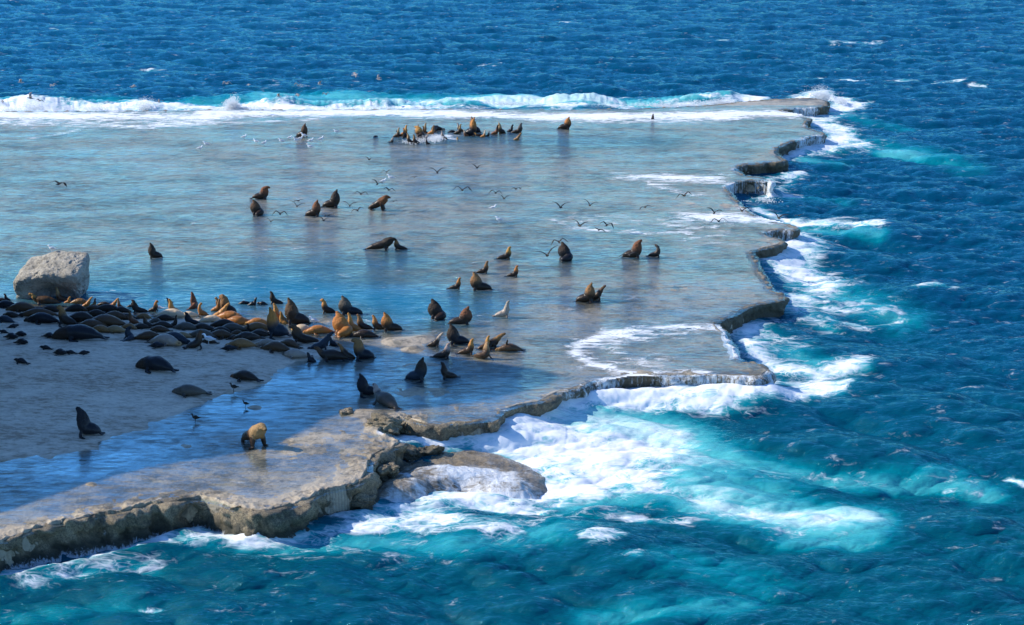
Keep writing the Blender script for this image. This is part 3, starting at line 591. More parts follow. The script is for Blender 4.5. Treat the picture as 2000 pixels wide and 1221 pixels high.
def fur_mat():
    N = NT('sea_lion_fur')
    body = N.attr('fur_body', 'OBJECT').outputs['Color']; mane = N.attr('fur_mane', 'OBJECT').outputs['Color']
    z = N.attr('mane').outputs['Fac']; dk = N.attr('dark').outputs['Fac']
    p = N.pos((1, 1, 1), obj=True)
    col = N.mix(z, body, mane)
    nz = N.noise(p, 3.5, 5, 0.6); n2 = N.noise(N.pos((9, 9, 3.0), obj=True), 4, 4, 0.7)
    hs = N.n('ShaderNodeHueSaturation'); N.l(col, hs.inputs['Color'])
    N.l(N.math('ADD', 0.45, N.math('ADD', N.math('MULTIPLY', nz, 0.75), N.math('MULTIPLY', n2, N.math('ADD', 0.35, N.math('MULTIPLY', z, 0.5))))), hs.inputs['Value'])
    col = N.mix(N.math('MULTIPLY', dk, 0.8), hs.outputs[0], c3(0.012, 0.010, 0.010))
    nr = N.bump(n2, N.math('ADD', 0.18, N.math('MULTIPLY', z, 0.6)), 0.05)
    return N.done(N.principled(col, N.math('ADD', 0.36, N.math('MULTIPLY', z, 0.34)), nr, spec=0.28))
M_FUR = fur_mat()

def lion(name, spine, fore=None, hind=None, mane_from=0.5, vox=0.034):
    """one sea lion as one continuous surface: spine rows are x, y, z, half width, half height from tail to nose"""
    V, Fs, C, R = loft(spine, 46, 20); parts = [(V, Fs)]; samples = [(C, R.mean(1), np.linspace(0, 1, len(C)), 0)]
    for fl, sd in [(f, s) for f, s in (fore or [])] + [(f, s) for f, s in (hind or [])]:
        v, f, c, r = loft(fl, 14, 12, sd); parts.append((v, f)); samples.append((c, r.max(1), np.full(len(c), -1.0), 1))
    # ears, and a brow over the muzzle
    me = remeshed(name, parts, vox, 2); co = get_co(me)
    best = np.full(len(co), 1e9); tt = np.zeros(len(co)); kind = np.zeros(len(co))
    for c, r, t, k in samples:
        for i in range(len(c)):
            d = np.linalg.norm(co - c[i], axis=1) / (r[i] + 0.02); d = d + (0.35 if k else 0)
            m = d < best; best[m] = d[m]; tt[m] = t[i]; kind[m] = k
    mane = ss(mane_from - 0.07, mane_from + 0.07, tt) * (kind == 0); dark = np.maximum(ss(0.965, 0.99, tt), 0.75 * (kind == 1))
    nose = C[-1]; hd = C[int(len(C) * 0.86)]; 
    # eyes: two small dark patches on the sides of the head
    Th = C[int(len(C) * .9)] - C[int(len(C) * .84)]; Th /= np.linalg.norm(Th); sd = np.cross((0, 0, 1), Th) if abs(Th[2]) < .9 else np.array((0, 1.0, 0)); sd = sd / (np.linalg.norm(sd) + 1e-9)
    up = np.cross(Th, sd); rr = R[int(len(C) * 0.88)].mean(); e0 = C[int(len(C) * 0.88)]
    for sgn in (-1, 1):
        e = e0 + sd * sgn * rr * 0.8 + up * rr * 0.45; dark = np.maximum(dark, ss(0.06, 0.025, np.linalg.norm(co - e, axis=1)))
    # rough mane, folds
    nrm = np.empty(len(me.vertices) * 3, np.float32); me.vertices.foreach_get('normal', nrm); nrm = nrm.reshape(-1, 3)
    co = co + nrm * (vnoise3(co * 5 + 9, 3) * (0.012 + 0.02 * mane))[:, None]
    me.vertices.foreach_set('co', co.astype(np.float32).ravel())
    for n_, a in (('mane', mane), ('dark', dark)):
        at = me.attributes.new(n_, 'FLOAT', 'POINT'); at.data.foreach_set('value', a.astype(np.float32))
    me.materials.clear(); me.materials.append(M_FUR); me.update()
    return me
def fl_side(x, y, z, s, L=0.75, back=-0.35, out=0.35):
    """fore flipper: down from the shoulder and laid flat, pointing out and back"""
    return [(x, s * y, z, .10, .09), (x + .07, s * (y + .12), z * .55, .12, .06), (x + .1, s * (y + .2), .09, .12, .045), (x + .02, s * (y + .2 + out * .5), .05, .12, .03), (x + back, s * (y + .2 + out), .035, .06, .025)]
def fl_hind(x, s, z=.08, L=.45):
    return [(x, s * .05, z, .07, .05), (x - L * .5, s * .14, .05, .10, .03), (x - L, s * .24, .04, .09, .022)]
def both(fn, *a, side=(1, 0, 0), **k): return [(fn(*a, s=s, **k) if fn is fl_side else fn(a[0], s, *a[1:], **k), side) for s in (1, -1)]
AR = {}
def bend(spine, ang, pivot_x=0.0, s=1, start=0.0):
    """swing the rear body sideways round the chest"""
    out = []
    for x, y, z, w_, h_ in spine:
        if x < pivot_x:
            d = pivot_x - x; a = ang * min(1, d / 0.9) ; x2 = pivot_x - d * math.cos(a); y2 = y + s * d * math.sin(a); out.append((x2, y2, z, w_, h_))
        else: out.append((x, y, z, w_, h_))
    return out
def hinds(spine):
    a = np.array(spine[0][:3]); b = np.array(spine[2][:3]); d = a - b; d[2] = 0; d /= np.linalg.norm(d); p = np.array((-d[1], d[0], 0))
    res = []
    for s in (1, -1):
        res.append(([(*(a - d * .05 + p * s * .05), .07, .05), (*(a + d * .13 + p * s * .12 - (0, 0, a[2] - .05)), .10, .035), (*(a + d * .27 + p * s * .20 - (0, 0, a[2] - .04)), .08, .025)], tuple(p)))
    return res
BODY_B = [(-1.02, 0, .12, .10, .08), (-.86, 0, .24, .25, .21), (-.58, 0, .33, .36, .32), (-.27, 0, .39, .42, .38), (.02, 0, .50, .47, .45)]
TOPS_B = dict(up=[(.13, 0, .78, .49, .47), (.15, 0, 1.02, .44, .42), (.17, 0, 1.22, .335, .32), (.19, 0, 1.39, .225, .215), (.24, 0, 1.53, .165, .15), (.29, 0, 1.65, .105, .09), (.31, 0, 1.72, .06, .055)],
              lev=[(.14, 0, .86, .44, .43), (.18, 0, 1.12, .37, .37), (.27, 0, 1.32, .27, .27), (.40, 0, 1.41, .20, .20), (.56, 0, 1.40, .14, .125), (.68, 0, 1.37, .09, .08)],
              diag=[(.15, 0, .86, .44, .43), (.20, 0, 1.13, .37, .36), (.27, 0, 1.35, .27, .25), (.35, 0, 1.47, .20, .19), (.47, 0, 1.58, .135, .12), (.55, 0, 1.64, .085, .075)])
BODY_C = [(-.86, 0, .09, .07, .05), (-.72, 0, .15, .16, .13), (-.47, 0, .21, .24, .21), (-.18, 0, .27, .28, .26), (.05, 0, .40, .30, .29)]
TOPS_C = dict(up=[(.14, 0, .63, .27, .26), (.16, 0, .83, .205, .20), (.17, 0, .97, .15, .145), (.21, 0, 1.07, .13, .125), (.29, 0, 1.17, .09, .08), (.34, 0, 1.23, .055, .05)],
              lev=[(.13, 0, .63, .27, .26), (.16, 0, .83, .20, .20), (.23, 0, .97, .135, .13), (.33, 0, 1.01, .13, .12), (.45, 0, .99, .085, .08), (.52, 0, .97, .055, .05)],
              lean=[(.22, 0, .60, .22, .215), (.36, 0, .77, .165, .165), (.47, 0, .89, .135, .13), (.57, 0, .98, .13, .12), (.69, 0, 1.05, .085, .08), (.75, 0, 1.09, .055, .05)],
              back=[(.13, 0, .66, .22, .215), (.10, 0, .85, .165, .165), (.02, 0, .99, .135, .13), (-.08, 0, 1.07, .13, .12), (-.21, 0, 1.12, .085, .08), (-.28, 0, 1.13, .055, .05)])
for nm, top in TOPS_B.items():
    for sfx, ang, s in (('', 0, 1), ('_l', 1.5, 1), ('_r', 1.5, -1)):
        sp = bend(BODY_B, ang, 0.0, s) + top; AR['bull_' + nm + sfx] = (sp, [(fl_side(.12, .30, .50, k), (1, 0, 0)) for k in (1, -1)], hinds(sp), 0.47)
for nm, top in TOPS_C.items():
    for sfx, ang, s in (('', 0, 1), ('_l', 1.5, 1), ('_r', 1.5, -1)):
        sp = bend(BODY_C, ang, 0.0, s) + top; AR['cow_' + nm + sfx] = (sp, [([(q[0], q[1], q[2], q[3] * .72, q[4] * .8) for q in fl_side(.08, .18, .36, k)], (1, 0, 0)) for k in (1, -1)], hinds(sp), 0.5)
sp = [(-1.25, 0, .12, .08, .06), (-1.0, 0, .2, .18, .15), (-.65, 0, .33, .30, .27), (-.2, 0, .46, .38, .36), (.25, 0, .60, .42, .42), (.58, 0, .82, .40, .40), (.82, 0, 1.00, .30, .30), (1.02, 0, 1.06, .19, .19), (1.2, 0, 1.02, .11, .11), (1.3, 0, .98, .07, .06)]
AR['bull_reach'] = (sp, [(fl_side(.35, .30, .5, k), (1, 0, 0)) for k in (1, -1)], hinds(sp), 0.5)
sp = [(-1.0, 0, .16, .09, .07), (-.85, 0, .30, .22, .2), (-.55, 0, .45, .31, .30), (-.2, 0, .62, .36, .35), (.15, 0, .84, .42, .40), (.42, 0, 1.05, .41, .39), (.58, 0, 1.26, .32, .31), (.74, 0, 1.36, .22, .22), (.93, 0, 1.33, .15, .135), (1.09, 0, 1.27, .10, .085)]
AR['bull_stand'] = (sp, [([(.20, k * .26, .85, .20, .20), (.30, k * .36, .48, .17, .15), (.34, k * .40, .16, .14, .11), (.40, k * .46, .05, .15, .05), (.26, k * .64, .04, .12, .035)], (1, 0, 0)) for k in (1, -1)],
                    [([(-.85, k * .15, .22, .12, .1), (-.65, k * .32, .08, .12, .05), (-.38, k * .42, .04, .10, .03)], (0, 1, 0)) for k in (1, -1)], 0.45)
sp = [(-1.0, 0, .08, .06, .045), (-.8, 0, .14, .15, .11), (-.5, 0, .21, .24, .20), (-.1, 0, .27, .30, .26), (.3, 0, .26, .28, .25), (.6, 0, .20, .20, .19), (.8, 0, .16, .145, .14), (.95, 0, .14, .11, .10), (1.1, 0, .10, .06, .055)]
AR['lie'] = (sp, [([(.25, k * .2, .16, .09, .06), (.2, k * .38, .06, .10, .03), (-.05, k * .5, .04, .07, .025)], (1, 0, 0)) for k in (1, -1)], hinds(sp), 0.72)
sp2 = [(x * .93, .28 * math.cos(x * 1.5) - .2, z, w_, h_) for x, y, z, w_, h_ in sp]
AR['lie_c'] = (sp2, [([(.25, .15, .20, .09, .06), (.2, .38, .12, .09, .04), (.0, .5, .06, .06, .03)], (1, 0, 0))], hinds(sp2), 0.72)
sp3 = [(x * .9, .45 * math.cos(x * 1.9) - .3, z + .02, w_ * 1.03, h_ * 1.05) for x, y, z, w_, h_ in sp]
AR['lie_curl'] = (sp3, [([(.25, -.1, .3, .09, .06), (.3, -.05, .48, .08, .04), (.28, .05, .55, .05, .03)], (1, 0, 0))], hinds(sp3), 0.72)
spb = [(x * 1.05, 0, z * 1.3, w_ * 1.35, h_ * 1.3) for x, y, z, w_, h_ in sp[:5]] + [(.62, 0, .32, .34, .31), (.90, 0, .24, .25, .23), (1.12, 0, .18, .16, .15), (1.27, 0, .12, .09, .08)]
AR['lie_bull'] = (spb, [([(.3, k * .28, .2, .11, .07), (.25, k * .5, .07, .12, .035), (-.1, k * .62, .05, .08, .03)], (1, 0, 0)) for k in (1, -1)], hinds(spb), 0.55)
sp4 = sp[:5] + [(.55, 0, .32, .20, .20), (.70, 0, .47, .15, .15), (.80, 0, .57, .125, .12), (.93, 0, .63, .09, .085), (1.03, 0, .65, .05, .045)]
AR['lie_up'] = (sp4, [([(.3, k * .2, .2, .09, .06), (.32, k * .34, .06, .10, .035), (.15, k * .5, .04, .07, .025)], (1, 0, 0)) for k in (1, -1)], hinds(sp4), 0.6)
AR['lie_wave'] = (sp, [([(.2, .1, .4, .10, .06), (.22, .12, .62, .09, .04), (.15, .15, .85, .05, .03)], (1, 0, 0)), ([(.25, -.2, .16, .09, .06), (.2, -.38, .06, .10, .03), (-.05, -.5, .04, .07, .025)], (1, 0, 0))], hinds(sp), 0.72)
pp = [(-.38, 0, .04, .03, .02), (-.28, 0, .07, .07, .06), (-.12, 0, .11, .12, .105), (.06, 0, .12, .135, .12), (.2, 0, .12, .10, .10), (.30, 0, .13, .085, .085), (.39, 0, .12, .06, .055), (.45, 0, .10, .035, .03)]
AR['pup'] = (pp, [([(.08, k * .08, .08, .05, .03), (.06, k * .2, .03, .05, .02), (-.05, k * .28, .02, .03, .015)], (1, 0, 0)) for k in (1, -1)], [([(-.36, k * .02, .04, .03, .02), (-.46, k * .06, .02, .04, .015), (-.54, k * .1, .02, .03, .012)], (0, 1, 0)) for k in (1, -1)], 0.9)
pu = pp[:4] + [(.13, 0, .22, .09, .09), (.17, 0, .32, .08, .08), (.24, 0, .38, .055, .05), (.30, 0, .39, .03, .03)]
AR['pup_up'] = (pu, AR['pup'][1], AR['pup'][2], 0.9)
MESH = {}
def get_arch(k):
    if k not in MESH:
        a = AR[k]; MESH[k] = lion('sea_lion_body', a[0], a[1], a[2], a[3], 0.016 if k.startswith('pup') else 0.032)
        co = get_co(MESH[k]); MESH[k, 'co'] = co[:: max(1, len(co) // 700)]
    return MESH[k]
PAL = dict(K=(.012, .013, .017), D=(.030, .020, .014), B=(.080, .044, .022), R=(.14, .052, .022), G=(.40, .19, .05), T=(.30, .19, .09), P=(.58, .44, .28), Y=(.09, .075, .058), S=(.020, .028, .040), O=(.34, .135, .032), M=(.20, .105, .04), N=(.27, .165, .07), L=(.30, .24, .19))
rnd = random.Random(11)
def to_ground(u, v, sink=0.0):
    z = ZT
    for _ in range(7):
        x, y = plane(u, v, z); z = 0.5 * z + 0.5 * (ground(float(x), float(y)) - sink)
    x, y = plane(u, v, z); return float(x), float(y), float(ground(float(x), float(y)) - sink)
def fit(co, head, box, sink=0.0, upright=True, lone=True):
    u0, v0, u1, v1 = box; uc = (u0 + u1) / 2; a = math.radians(head); ca, sa = math.cos(a), math.sin(a)
    s = 1.0; sx = 1.0; gu, gv = uc, v1 - 2
    for it in range(7):
        x, y, z = to_ground(gu, gv, sink)
        q = co * np.array([s * sx, s, s]); W = np.stack([x + q[:, 0] * ca - q[:, 1] * sa, y + q[:, 0] * sa + q[:, 1] * ca, z + q[:, 2]], 1)
        pu_, pv_ = project(W); a0, a1, b0, b1 = pu_.min(), pu_.max(), pv_.min(), pv_.max()
        kh = (v1 - v0) / max(b1 - b0, 1); kw = (u1 - u0) / max(a1 - a0, 1)
        if upright:
            s *= kh; sx = min(1.3, max(0.72, sx * (kw / kh)))
        else:
            s *= (kw ** .65 * kh ** .35); sx = min(1.2, max(0.85, sx * (kw / kh) ** .5))
        s = min(1.5, max(0.3, s))
        gu += uc - (a0 + a1) / 2; gv += v1 - b1
    if not upright and not lone: s *= 1.36
    return (x, y, z), s, sx
n_lion = 0
def sea_lion(arch, head, box, body, mane, label, sink=0.0):
    global n_lion
    me = get_arch(arch); up = arch.split('_')[0] in ('bull', 'cow') or arch == 'pup_up'
    loc, s, sx = fit(MESH[arch, 'co'], head, box, sink, up, arch.startswith('pup') or 'alone' in label or 'alone' in label or 'far group' in label or 'towering' in label)
    o = link('sea_lion', me, label=label, cat='sea lion', group='sea lions hauled out on the rock platform')
    o.location = loc; o.rotation_euler = (rnd.uniform(-.03, .03), rnd.uniform(-.03, .03), math.radians(head + rnd.uniform(-4, 4))); o.scale = (s * sx, s, s)
    k = rnd.uniform(.85, 1.15)
    o['fur_body'] = tuple(c * k for c in PAL[body]); o['fur_mane'] = tuple(c * rnd.uniform(.95, 1.05) for c in PAL[mane]); n_lion += 1
    return o
TABLE = """
bull_up|180|289,474,322,507|D|D|dark brown bull alone in the shallows to the right of the big boulder, nose up
bull_up|-20|575,241,601,270|D|B|brown bull sitting beside the standing white gulls, left of the far surf group
pup*|60|724,260,738,273|K|K|black rounded sea lion low in the water alone left of the far surf group
bull_up|0|1086,228,1116,254|D|O|golden-maned bull sitting alone right of the far surf group at the foam edge
cow_up|60|1268,222,1280,235|D|D|small dark sea lion alone inside the white surf far right
bull_lev|0|487,363,527,391|D|R|bull with rusty round mane, rear one of the left pair in the middle shallows
bull_up_l|180|488,390,515,424|D|B|brown bull with curled wet body, front one of the left pair in the middle shallows
bull_up|0|591,390,627,425|D|R|rusty-maned bull in front of the dark bull in the middle shallows
bull_up|0|624,370,664,408|D|D|dark bull with nose up behind the rusty-maned bull in the middle shallows
bull_stand|0|719,381,764,413|D|R|dark bull leaning forward with stretched neck, bird beside its head
bull_reach|0|707,463,775,492|D|D|dark bull stretched low nosing at a small female in mid shallows
cow_up|180|769,466,802,490|D|M|small female being nosed by the stretched dark bull
cow_up|0|964,481,999,509|D|G|golden-headed female sitting alone above the four females right of centre
cow_up|0|925,509,954,537|D|M|brown female directly behind the golden round-maned bull
bull_up|180|918,531,967,571|D|M|bull with round golden-brown mane sitting among four females right of centre
cow_up|0|984,518,1013,543|D|O|rusty female to the right of the golden round-maned bull
cow_up|0|871,541,900,568|D|O|rusty-headed female to the left of the golden round-maned bull
bull_up_l|150|1088,472,1119,513|K|D|dark bull with curled wet body with a bird over its head
bull_diag|0|1210,468,1255,507|D|R|rusty-maned bull, bigger of the right-hand pair
cow_back|0|1260,477,1290,505|D|Y|small sea lion bent backwards beside the rusty-maned bull at right
bull_up|0|1119,552,1163,594|D|M|golden-brown maned bull with a female leaning close behind it
cow_lean|0|1144,556,1183,589|D|B|dark female leaning up behind the golden-brown maned bull
cow_up|0|960,587,995,623|L|L|pale grey-tan female sitting alone in shallows below the round-maned bull
bull_up_l|170|834,584,872,630|D|D|dark bull with curled body and nose up, left of two side by side bulls
bull_up|0|868,598,924,638|D|R|reddish-dark bull, right of two side by side bulls
bull_up|180|872,633,924,677|K|D|black-brown bull behind the brown wet rocks group of females
cow_lean|0|829,649,866,682|D|L|shiny grey-tan female by the left of the black-brown bull near the wet rocks
cow_up|0|838,669,880,703|D|L|tan-necked female at the shadow edge just above the dark upright in the shade
cow_up|0|888,661,926,696|B|G|golden-brown female between the tan-necked female and the close trio
cow_lev_l|60|920,667,962,704|B|T|tan female at the front of the close trio beside the wet rocks
cow_up|20|927,655,957,685|B|G|golden head at the back left of the close trio
cow_lean_r|0|942,650,988,687|D|M|brown sea lion thrusting its head right at the back of the close trio
lie_wave|180|978,664,1016,687|B|M|brown sea lion lying right of the close trio with one flipper raised
bull_up|0|785,698,834,749|S|D|dark bull on the submerged slab in the shaded pool
cow_up|180|861,706,901,744|D|D|dark female upright alone to the right of the bull on the shaded slab
bull_up|180|697,729,745,777|K|K|black bull upright in the blue shaded pool with a grey female at its feet
lie_up|125|734,757,778,800|Y|L|grey female lying at the feet of the black bull in the shaded pool
bull_lev|180|686,659,738,707|K|M|brown-maned bull facing left at the right tip of the shaded sand
cow_lean|180|658,670,700,706|D|M|brown female stretching up in front of the brown-maned bull facing left
lie_up|180|624,680,679,706|D|B|brown sea lion reclining left of the stretching female
pup_up|150|600,688,622,710|K|K|small black pup upright at the wet edge below the reclining brown sea lion
cow_lean|0|599,647,653,687|S|S|slate-blue sea lion walking to the right at the shaded colony edge
pup_up|150|646,657,662,678|K|K|black pup behind the slate-blue walking sea lion
bull_up_l|160|648,608,690,662|O|O|big orange-gold bull near the right end of the sunlit colony
cow_up|180|686,611,704,652|O|G|slim golden female pressed to the right of the big orange-gold bull
cow_up|180|697,613,735,648|D|M|dark-bodied female behind the slim golden female
lie|180|694,644,734,662|D|D|dark wet sea lion lying at the feet of the slim golden female
cow_up|180|727,615,762,648|B|G|golden female left of the golden-maned bull at the colony's right end
bull_up|180|744,610,792,651|D|O|golden-maned bull at the far right end of the sunlit colony
bull_up|180|658,578,718,619|K|Y|charcoal bull in the water behind the right end of the colony
cow_lev|180|625,583,662,616|D|G|golden-backed dark-faced female left of the charcoal bull in the water
bull_up|180|556,582,613,639|D|B|huge brown bull towering near the middle of the sunlit colony
cow_up|170|540,592,562,634|O|G|golden female pressed in front of the huge brown bull
cow_up|150|548,608,562,636|G|G|smaller golden female half hidden beside the huge brown bull
cow_up|180|526,569,560,597|D|D|dark female in the water behind the golden females
pup_up|0|487,581,494,600|K|K|thin black pup upright in the water's edge behind the colony
pup|0|462,584,486,597|K|K|pair-left black pup in the water's edge behind the colony
pup|170|503,585,526,598|K|K|wet black pup in the water left of the dark female
bull_up|175|521,600,572,664|S|O|tall bull with sunlit rusty head and shaded slate body in the colony middle
cow_lev|180|559,634,640,675|D|B|brown female with raised head and long shaded body in front of the colony
lie_c|170|577,634,612,650|P|G|golden sea lion lying flat just right of the huge brown bull
lie|185|600,638,648,655|O|O|orange-tan sea lion lying flat against the big orange-gold bull
lie|200|508,657,534,676|L|T|tan head and shoulders resting at the shaded front edge
lie|165|519,668,566,689|B|B|chestnut sea lion lying at the shaded front edge
lie|150|552,664,585,680|B|B|dull brown sea lion lying behind the chestnut one at the front edge
lie_c|170|561,681,600,701|L|Y|pale grey sea lion curled at the front edge nearest the blue pool
pup|20|538,666,549,675|K|K|black pup behind the chestnut sea lion at the front edge
bull_lev|160|429,574,468,618|D|M|golden-brown bull with massive neck at the left middle of the sunlit colony
cow_lev|180|424,580,440,606|B|M|brown head poking out left behind the golden-brown massive-necked bull
cow_lean|20|408,591,448,624|G|G|bright golden female leaning up in front of the massive-necked bull
cow_up|0|410,582,429,612|O|M|golden-brown female upright left of the massive-necked bull
cow_back|180|387,591,410,620|O|G|golden female twisting her neck left of the upright golden-brown female
cow_up_l|150|368,570,388,607|R|R|dark red-brown female standing tallest at the left middle, by the water
lie_c|180|359,606,385,621|P|P|pale yellow sea lion lying under the dark red-brown female
cow_up|180|328,583,360,616|G|G|golden female with nose up and a black pup behind her
pup_up|180|326,581,341,594|K|K|black pup peeking behind the golden nose-up female
lie|0|305,607,360,622|P|P|very pale long sea lion lying flat in the sun
cow_lev|0|288,586,306,613|D|O|rusty-topped dark female left of the white gull
lie|170|428,611,479,629|O|O|orange-brown sea lion lying on its side in the sun right of the golden leaning female
lie_c|175|446,621,492,636|O|O|orange sea lion lying in front of the orange-brown one on its side
lie|185|484,624,526,638|O|G|golden-orange sea lion lying flat left of the tall slate-bodied bull
lie_c|10|388,619,432,632|P|T|pale tan sea lion lying at the shade line under the golden leaning female
lie|5|470,634,526,650|M|G|golden-brown sea lion lying along the shade line left of the tall slate-bodied bull
cow_up|175|358,609,402,636|K|K|black female upright in the shade below the pale yellow sleeper
lie|0|410,627,458,641|D|D|dark brown sea lion lying in shade below the pale tan sleeper
lie|175|345,632,386,646|Y|Y|grey-brown sea lion lying right of the dark upright in mid colony shade
lie_c|160|385,631,417,647|D|D|dark sea lion curled in the middle shade behind the grey-brown sleeper
lie|180|431,635,480,650|Y|L|dusty grey-brown sea lion lying in shade above the chestnut pair
cow_lev|180|480,631,502,650|D|D|dark sea lion with raised head by the shade line left of the tall bull
lie|170|417,641,453,653|D|D|dark flat sea lion squeezed between the two dusty grey ones
lie_c|10|450,644,472,656|B|R|reddish-brown curled sea lion in the middle shade
lie_c|190|462,650,508,668|D|B|dark chestnut sea lion curled, upper of the chestnut pair
lie|180|488,647,527,660|D|D|dark sea lion lying at the foot of the tall slate-bodied bull
lie|175|374,646,420,662|Y|M|long brown sea lion lying behind the upright female by the gull
lie|5|405,646,450,663|B|B|brown sea lion lying right behind the white gull in shade
lie|170|346,647,372,661|T|T|tan sea lion lying left behind the upright female by the gull
cow_lev|20|356,644,397,684|D|B|brown female sitting upright in shade left of the blue-white gull
lie|-25|313,644,358,673|S|S|slate sea lion lying diagonally left of the upright female by the gull
lie|-20|295,652,344,677|L|T|tan sea lion lying with head to the right at the colony front
pup|-30|289,661,318,681|K|K|black pup below the tan sea lion with head to the right
lie|180|449,663,498,682|M|T|tan-brown plump sea lion lying at the front right of the white gull
pup|-15|425,673,464,686|K|K|flat black pup left of the plump tan-brown sea lion
lie_c|0|448,650,466,664|D|D|small dark sea lion behind the plump tan-brown one
lie|170|400,655,420,672|D|D|dark sea lion lying right against the white gull
lie_bull|175|116,641,199,668|K|D|large dark bull asleep on the sand under the left colony
pup|-35|81,647,107,661|K|K|small black pup alone on sand left of the large dark sleeping bull
pup|170|79,670,103,684|K|K|black pup, left of two touching pups on the open sand
pup|-35|97,676,132,695|K|K|black pup, right of two touching pups on the open sand, sprawled
pup|175|127,682,152,693|K|K|black pup, left of the nose-to-tail pair on the open sand
pup|0|149,682,175,694|K|K|black pup, right of the nose-to-tail pair on the open sand
pup|160|27,697,60,712|K|K|black pup farthest down the sand at the left, alone
lie_bull|160|268,689,347,730|K|D|large black-brown sea lion asleep alone in the middle of the open sand
lie|155|453,716,512,748|D|R|dark red-brown sea lion asleep alone near the tip of the sand
lie_c|175|336,750,415,777|Y|Y|grey-olive sea lion asleep alone near the blue pool with pale belly
bull_diag|180|148,794,206,857|K|K|black bull sitting upright alone low on the shaded sand
bull_stand|-48|470,826,524,878|B|N|tan maned bull standing in the sun at the shadow edge, facing the camera
pup|30|13,628,35,642|K|K|topmost black pup of the huddle at the left edge
pup|170|0,636,17,652|K|K|leftmost black pup of the huddle at the left edge
pup|-40|9,640,31,663|K|K|black pup in the centre of the huddle at the left edge
pup|-30|26,641,50,658|K|K|right-hand black pup of the huddle at the left edge
pup|-35|25,654,55,674|K|K|lowest black pup of the huddle at the left edge
lie|160|0,607,23,631|S|S|slate-coloured sea lion cut by the left edge above the pup huddle
lie_c|170|14,602,35,621|D|D|dark rounded sea lion right of the slate one at the left edge
lie|180|-6,588,34,604|K|K|black sea lion lying at the far left top of the colony
cow_lev|180|8,573,23,590|K|K|black sea lion upright at the left foot of the boulder
lie|0|-8,579,10,591|D|D|dark sea lion behind the left foot of the boulder, at the edge
lie_up|180|64,578,116,596|B|G|golden-headed female arched in front of the boulder
cow_up|190|115,561,128,592|B|T|slim tan female standing very upright against the dark hollow of the boulder
cow_lev|0|121,579,139,595|O|G|golden female right of the slim upright one by the boulder
lie|0|138,584,170,596|M|T|brown sea lion lying at the right foot of the boulder
cow_lean|20|158,579,178,603|O|G|bright orange-gold female at the right foot of the boulder
cow_up|10|174,582,186,602|M|B|brown female pressed against the bright orange-gold one
lie|180|22,591,70,611|B|B|dull brown plump sea lion in the shade below the boulder's left side
lie_c|180|68,593,90,611|Y|Y|grey sea lion in shade directly below the golden arched female
lie|175|86,594,116,611|D|D|dark sea lion lying in shade below the slim upright female
lie_c|0|128,593,162,611|D|B|dark sea lion with brown shoulders below the boulder's right corner
lie|185|46,606,110,621|B|D|long dark brown sea lion at the upper left edge of the bare sand
lie|175|59,612,112,634|K|D|nearly black sea lion lying on the sand edge left of the level-headed female
cow_lev|180|109,596,160,640|D|M|upright brown female looking left at the sand edge, left part of colony
lie_c|0|129,607,176,633|D|D|dark sea lion lying behind the upright female looking left
lie|170|166,599,208,610|B|B|brown sea lion lying in the strip behind the bright orange-gold female
lie|0|168,605,203,620|D|D|dark sea lion lying third row right of the upright female looking left
lie_c|180|161,623,206,645|B|B|brown sea lion lying at the sand edge right of the upright female looking left
lie|160|184,633,215,651|M|B|small brown sea lion at the sand edge above the large dark bull's rump
lie|175|195,586,216,600|D|D|dark sea lion lying left of the golden one stretching right
cow_lean|10|206,582,232,603|O|G|golden sea lion stretching its neck to the right in the sun
cow_up|180|230,584,246,606|R|M|pinkish-brown female nose up right of the golden stretching one
pup_up|0|244,589,259,603|K|K|black pup walking between two upright females
cow_up|180|257,585,296,614|D|D|dark olive female nose up at the water's edge of the colony
lie|0|180,598,232,611|D|D|dark sea lion lying below the golden stretching one
lie_c|170|226,601,256,612|D|D|small dark sea lion lying under the black walking pup
lie|0|199,608,242,626|B|B|brown sea lion lying in the third row below the dark one
lie_c|180|236,607,262,626|D|D|dark curled sea lion left of the dim reddish upright
lie|180|178,616,242,642|B|D|broad dark brown sea lion in the middle of the left shaded pile
cow_up|180|253,606,274,636|R|B|dim reddish upright female in shade below the dark olive female
lie_c|0|265,611,290,624|M|T|tan-brown sea lion lying right of the dim reddish upright
cow_lev|180|282,616,299,642|D|B|dim brown upright female looking left in the shaded middle
lie_curl|10|292,617,312,634|Y|Y|grey curled sea lion with pale flipper right of the dim brown upright
lie|0|304,612,334,628|D|D|dark sea lion lying in shade under the very pale long one
lie|175|304,627,336,642|D|D|dark sea lion lying second below the very pale long one
cow_up|20|327,615,346,641|D|D|dark upright sea lion in shade below the golden nose-up female
lie|180|208,636,245,652|T|T|tan sea lion lying at the sand edge right of the large dark bull
lie_c|0|236,632,262,644|M|T|tan-brown sea lion behind the slate one curled upright
cow_back_l|150|229,637,274,668|S|S|slate-blue sea lion curled and half raised on the sand edge
lie|0|268,641,306,666|B|B|brown sea lion lying between the slate curled one and the tan one
lie|0|262,628,286,644|D|D|dark sea lion wedged below the dim reddish upright
lie_c|170|300,636,330,650|B|D|dark brown sea lion in the pile above the slate diagonal one
lie_c|190|498,640,522,654|B|D|dark brown sea lion tucked against the tall slate-bodied bull
cow_lev*|0|752,268,770,282|D|L|tan-backed sea lion low in the water at the left end of the far group
cow_up|0|767,249,778,270|B|T|tan upright sea lion, leftmost tall one of the far group
cow_up|20|780,244,792,268|O|G|bright golden upright sea lion in the left part of the far group
cow_lev|180|774,255,786,268|D|D|dark sea lion between the tan and golden uprights of the far group
cow_up|180|789,250,801,270|D|O|rusty sea lion right of the bright golden one in the far group
bull_lev_l|160|804,246,834,270|D|G|golden bull in the middle of the far group's left cluster
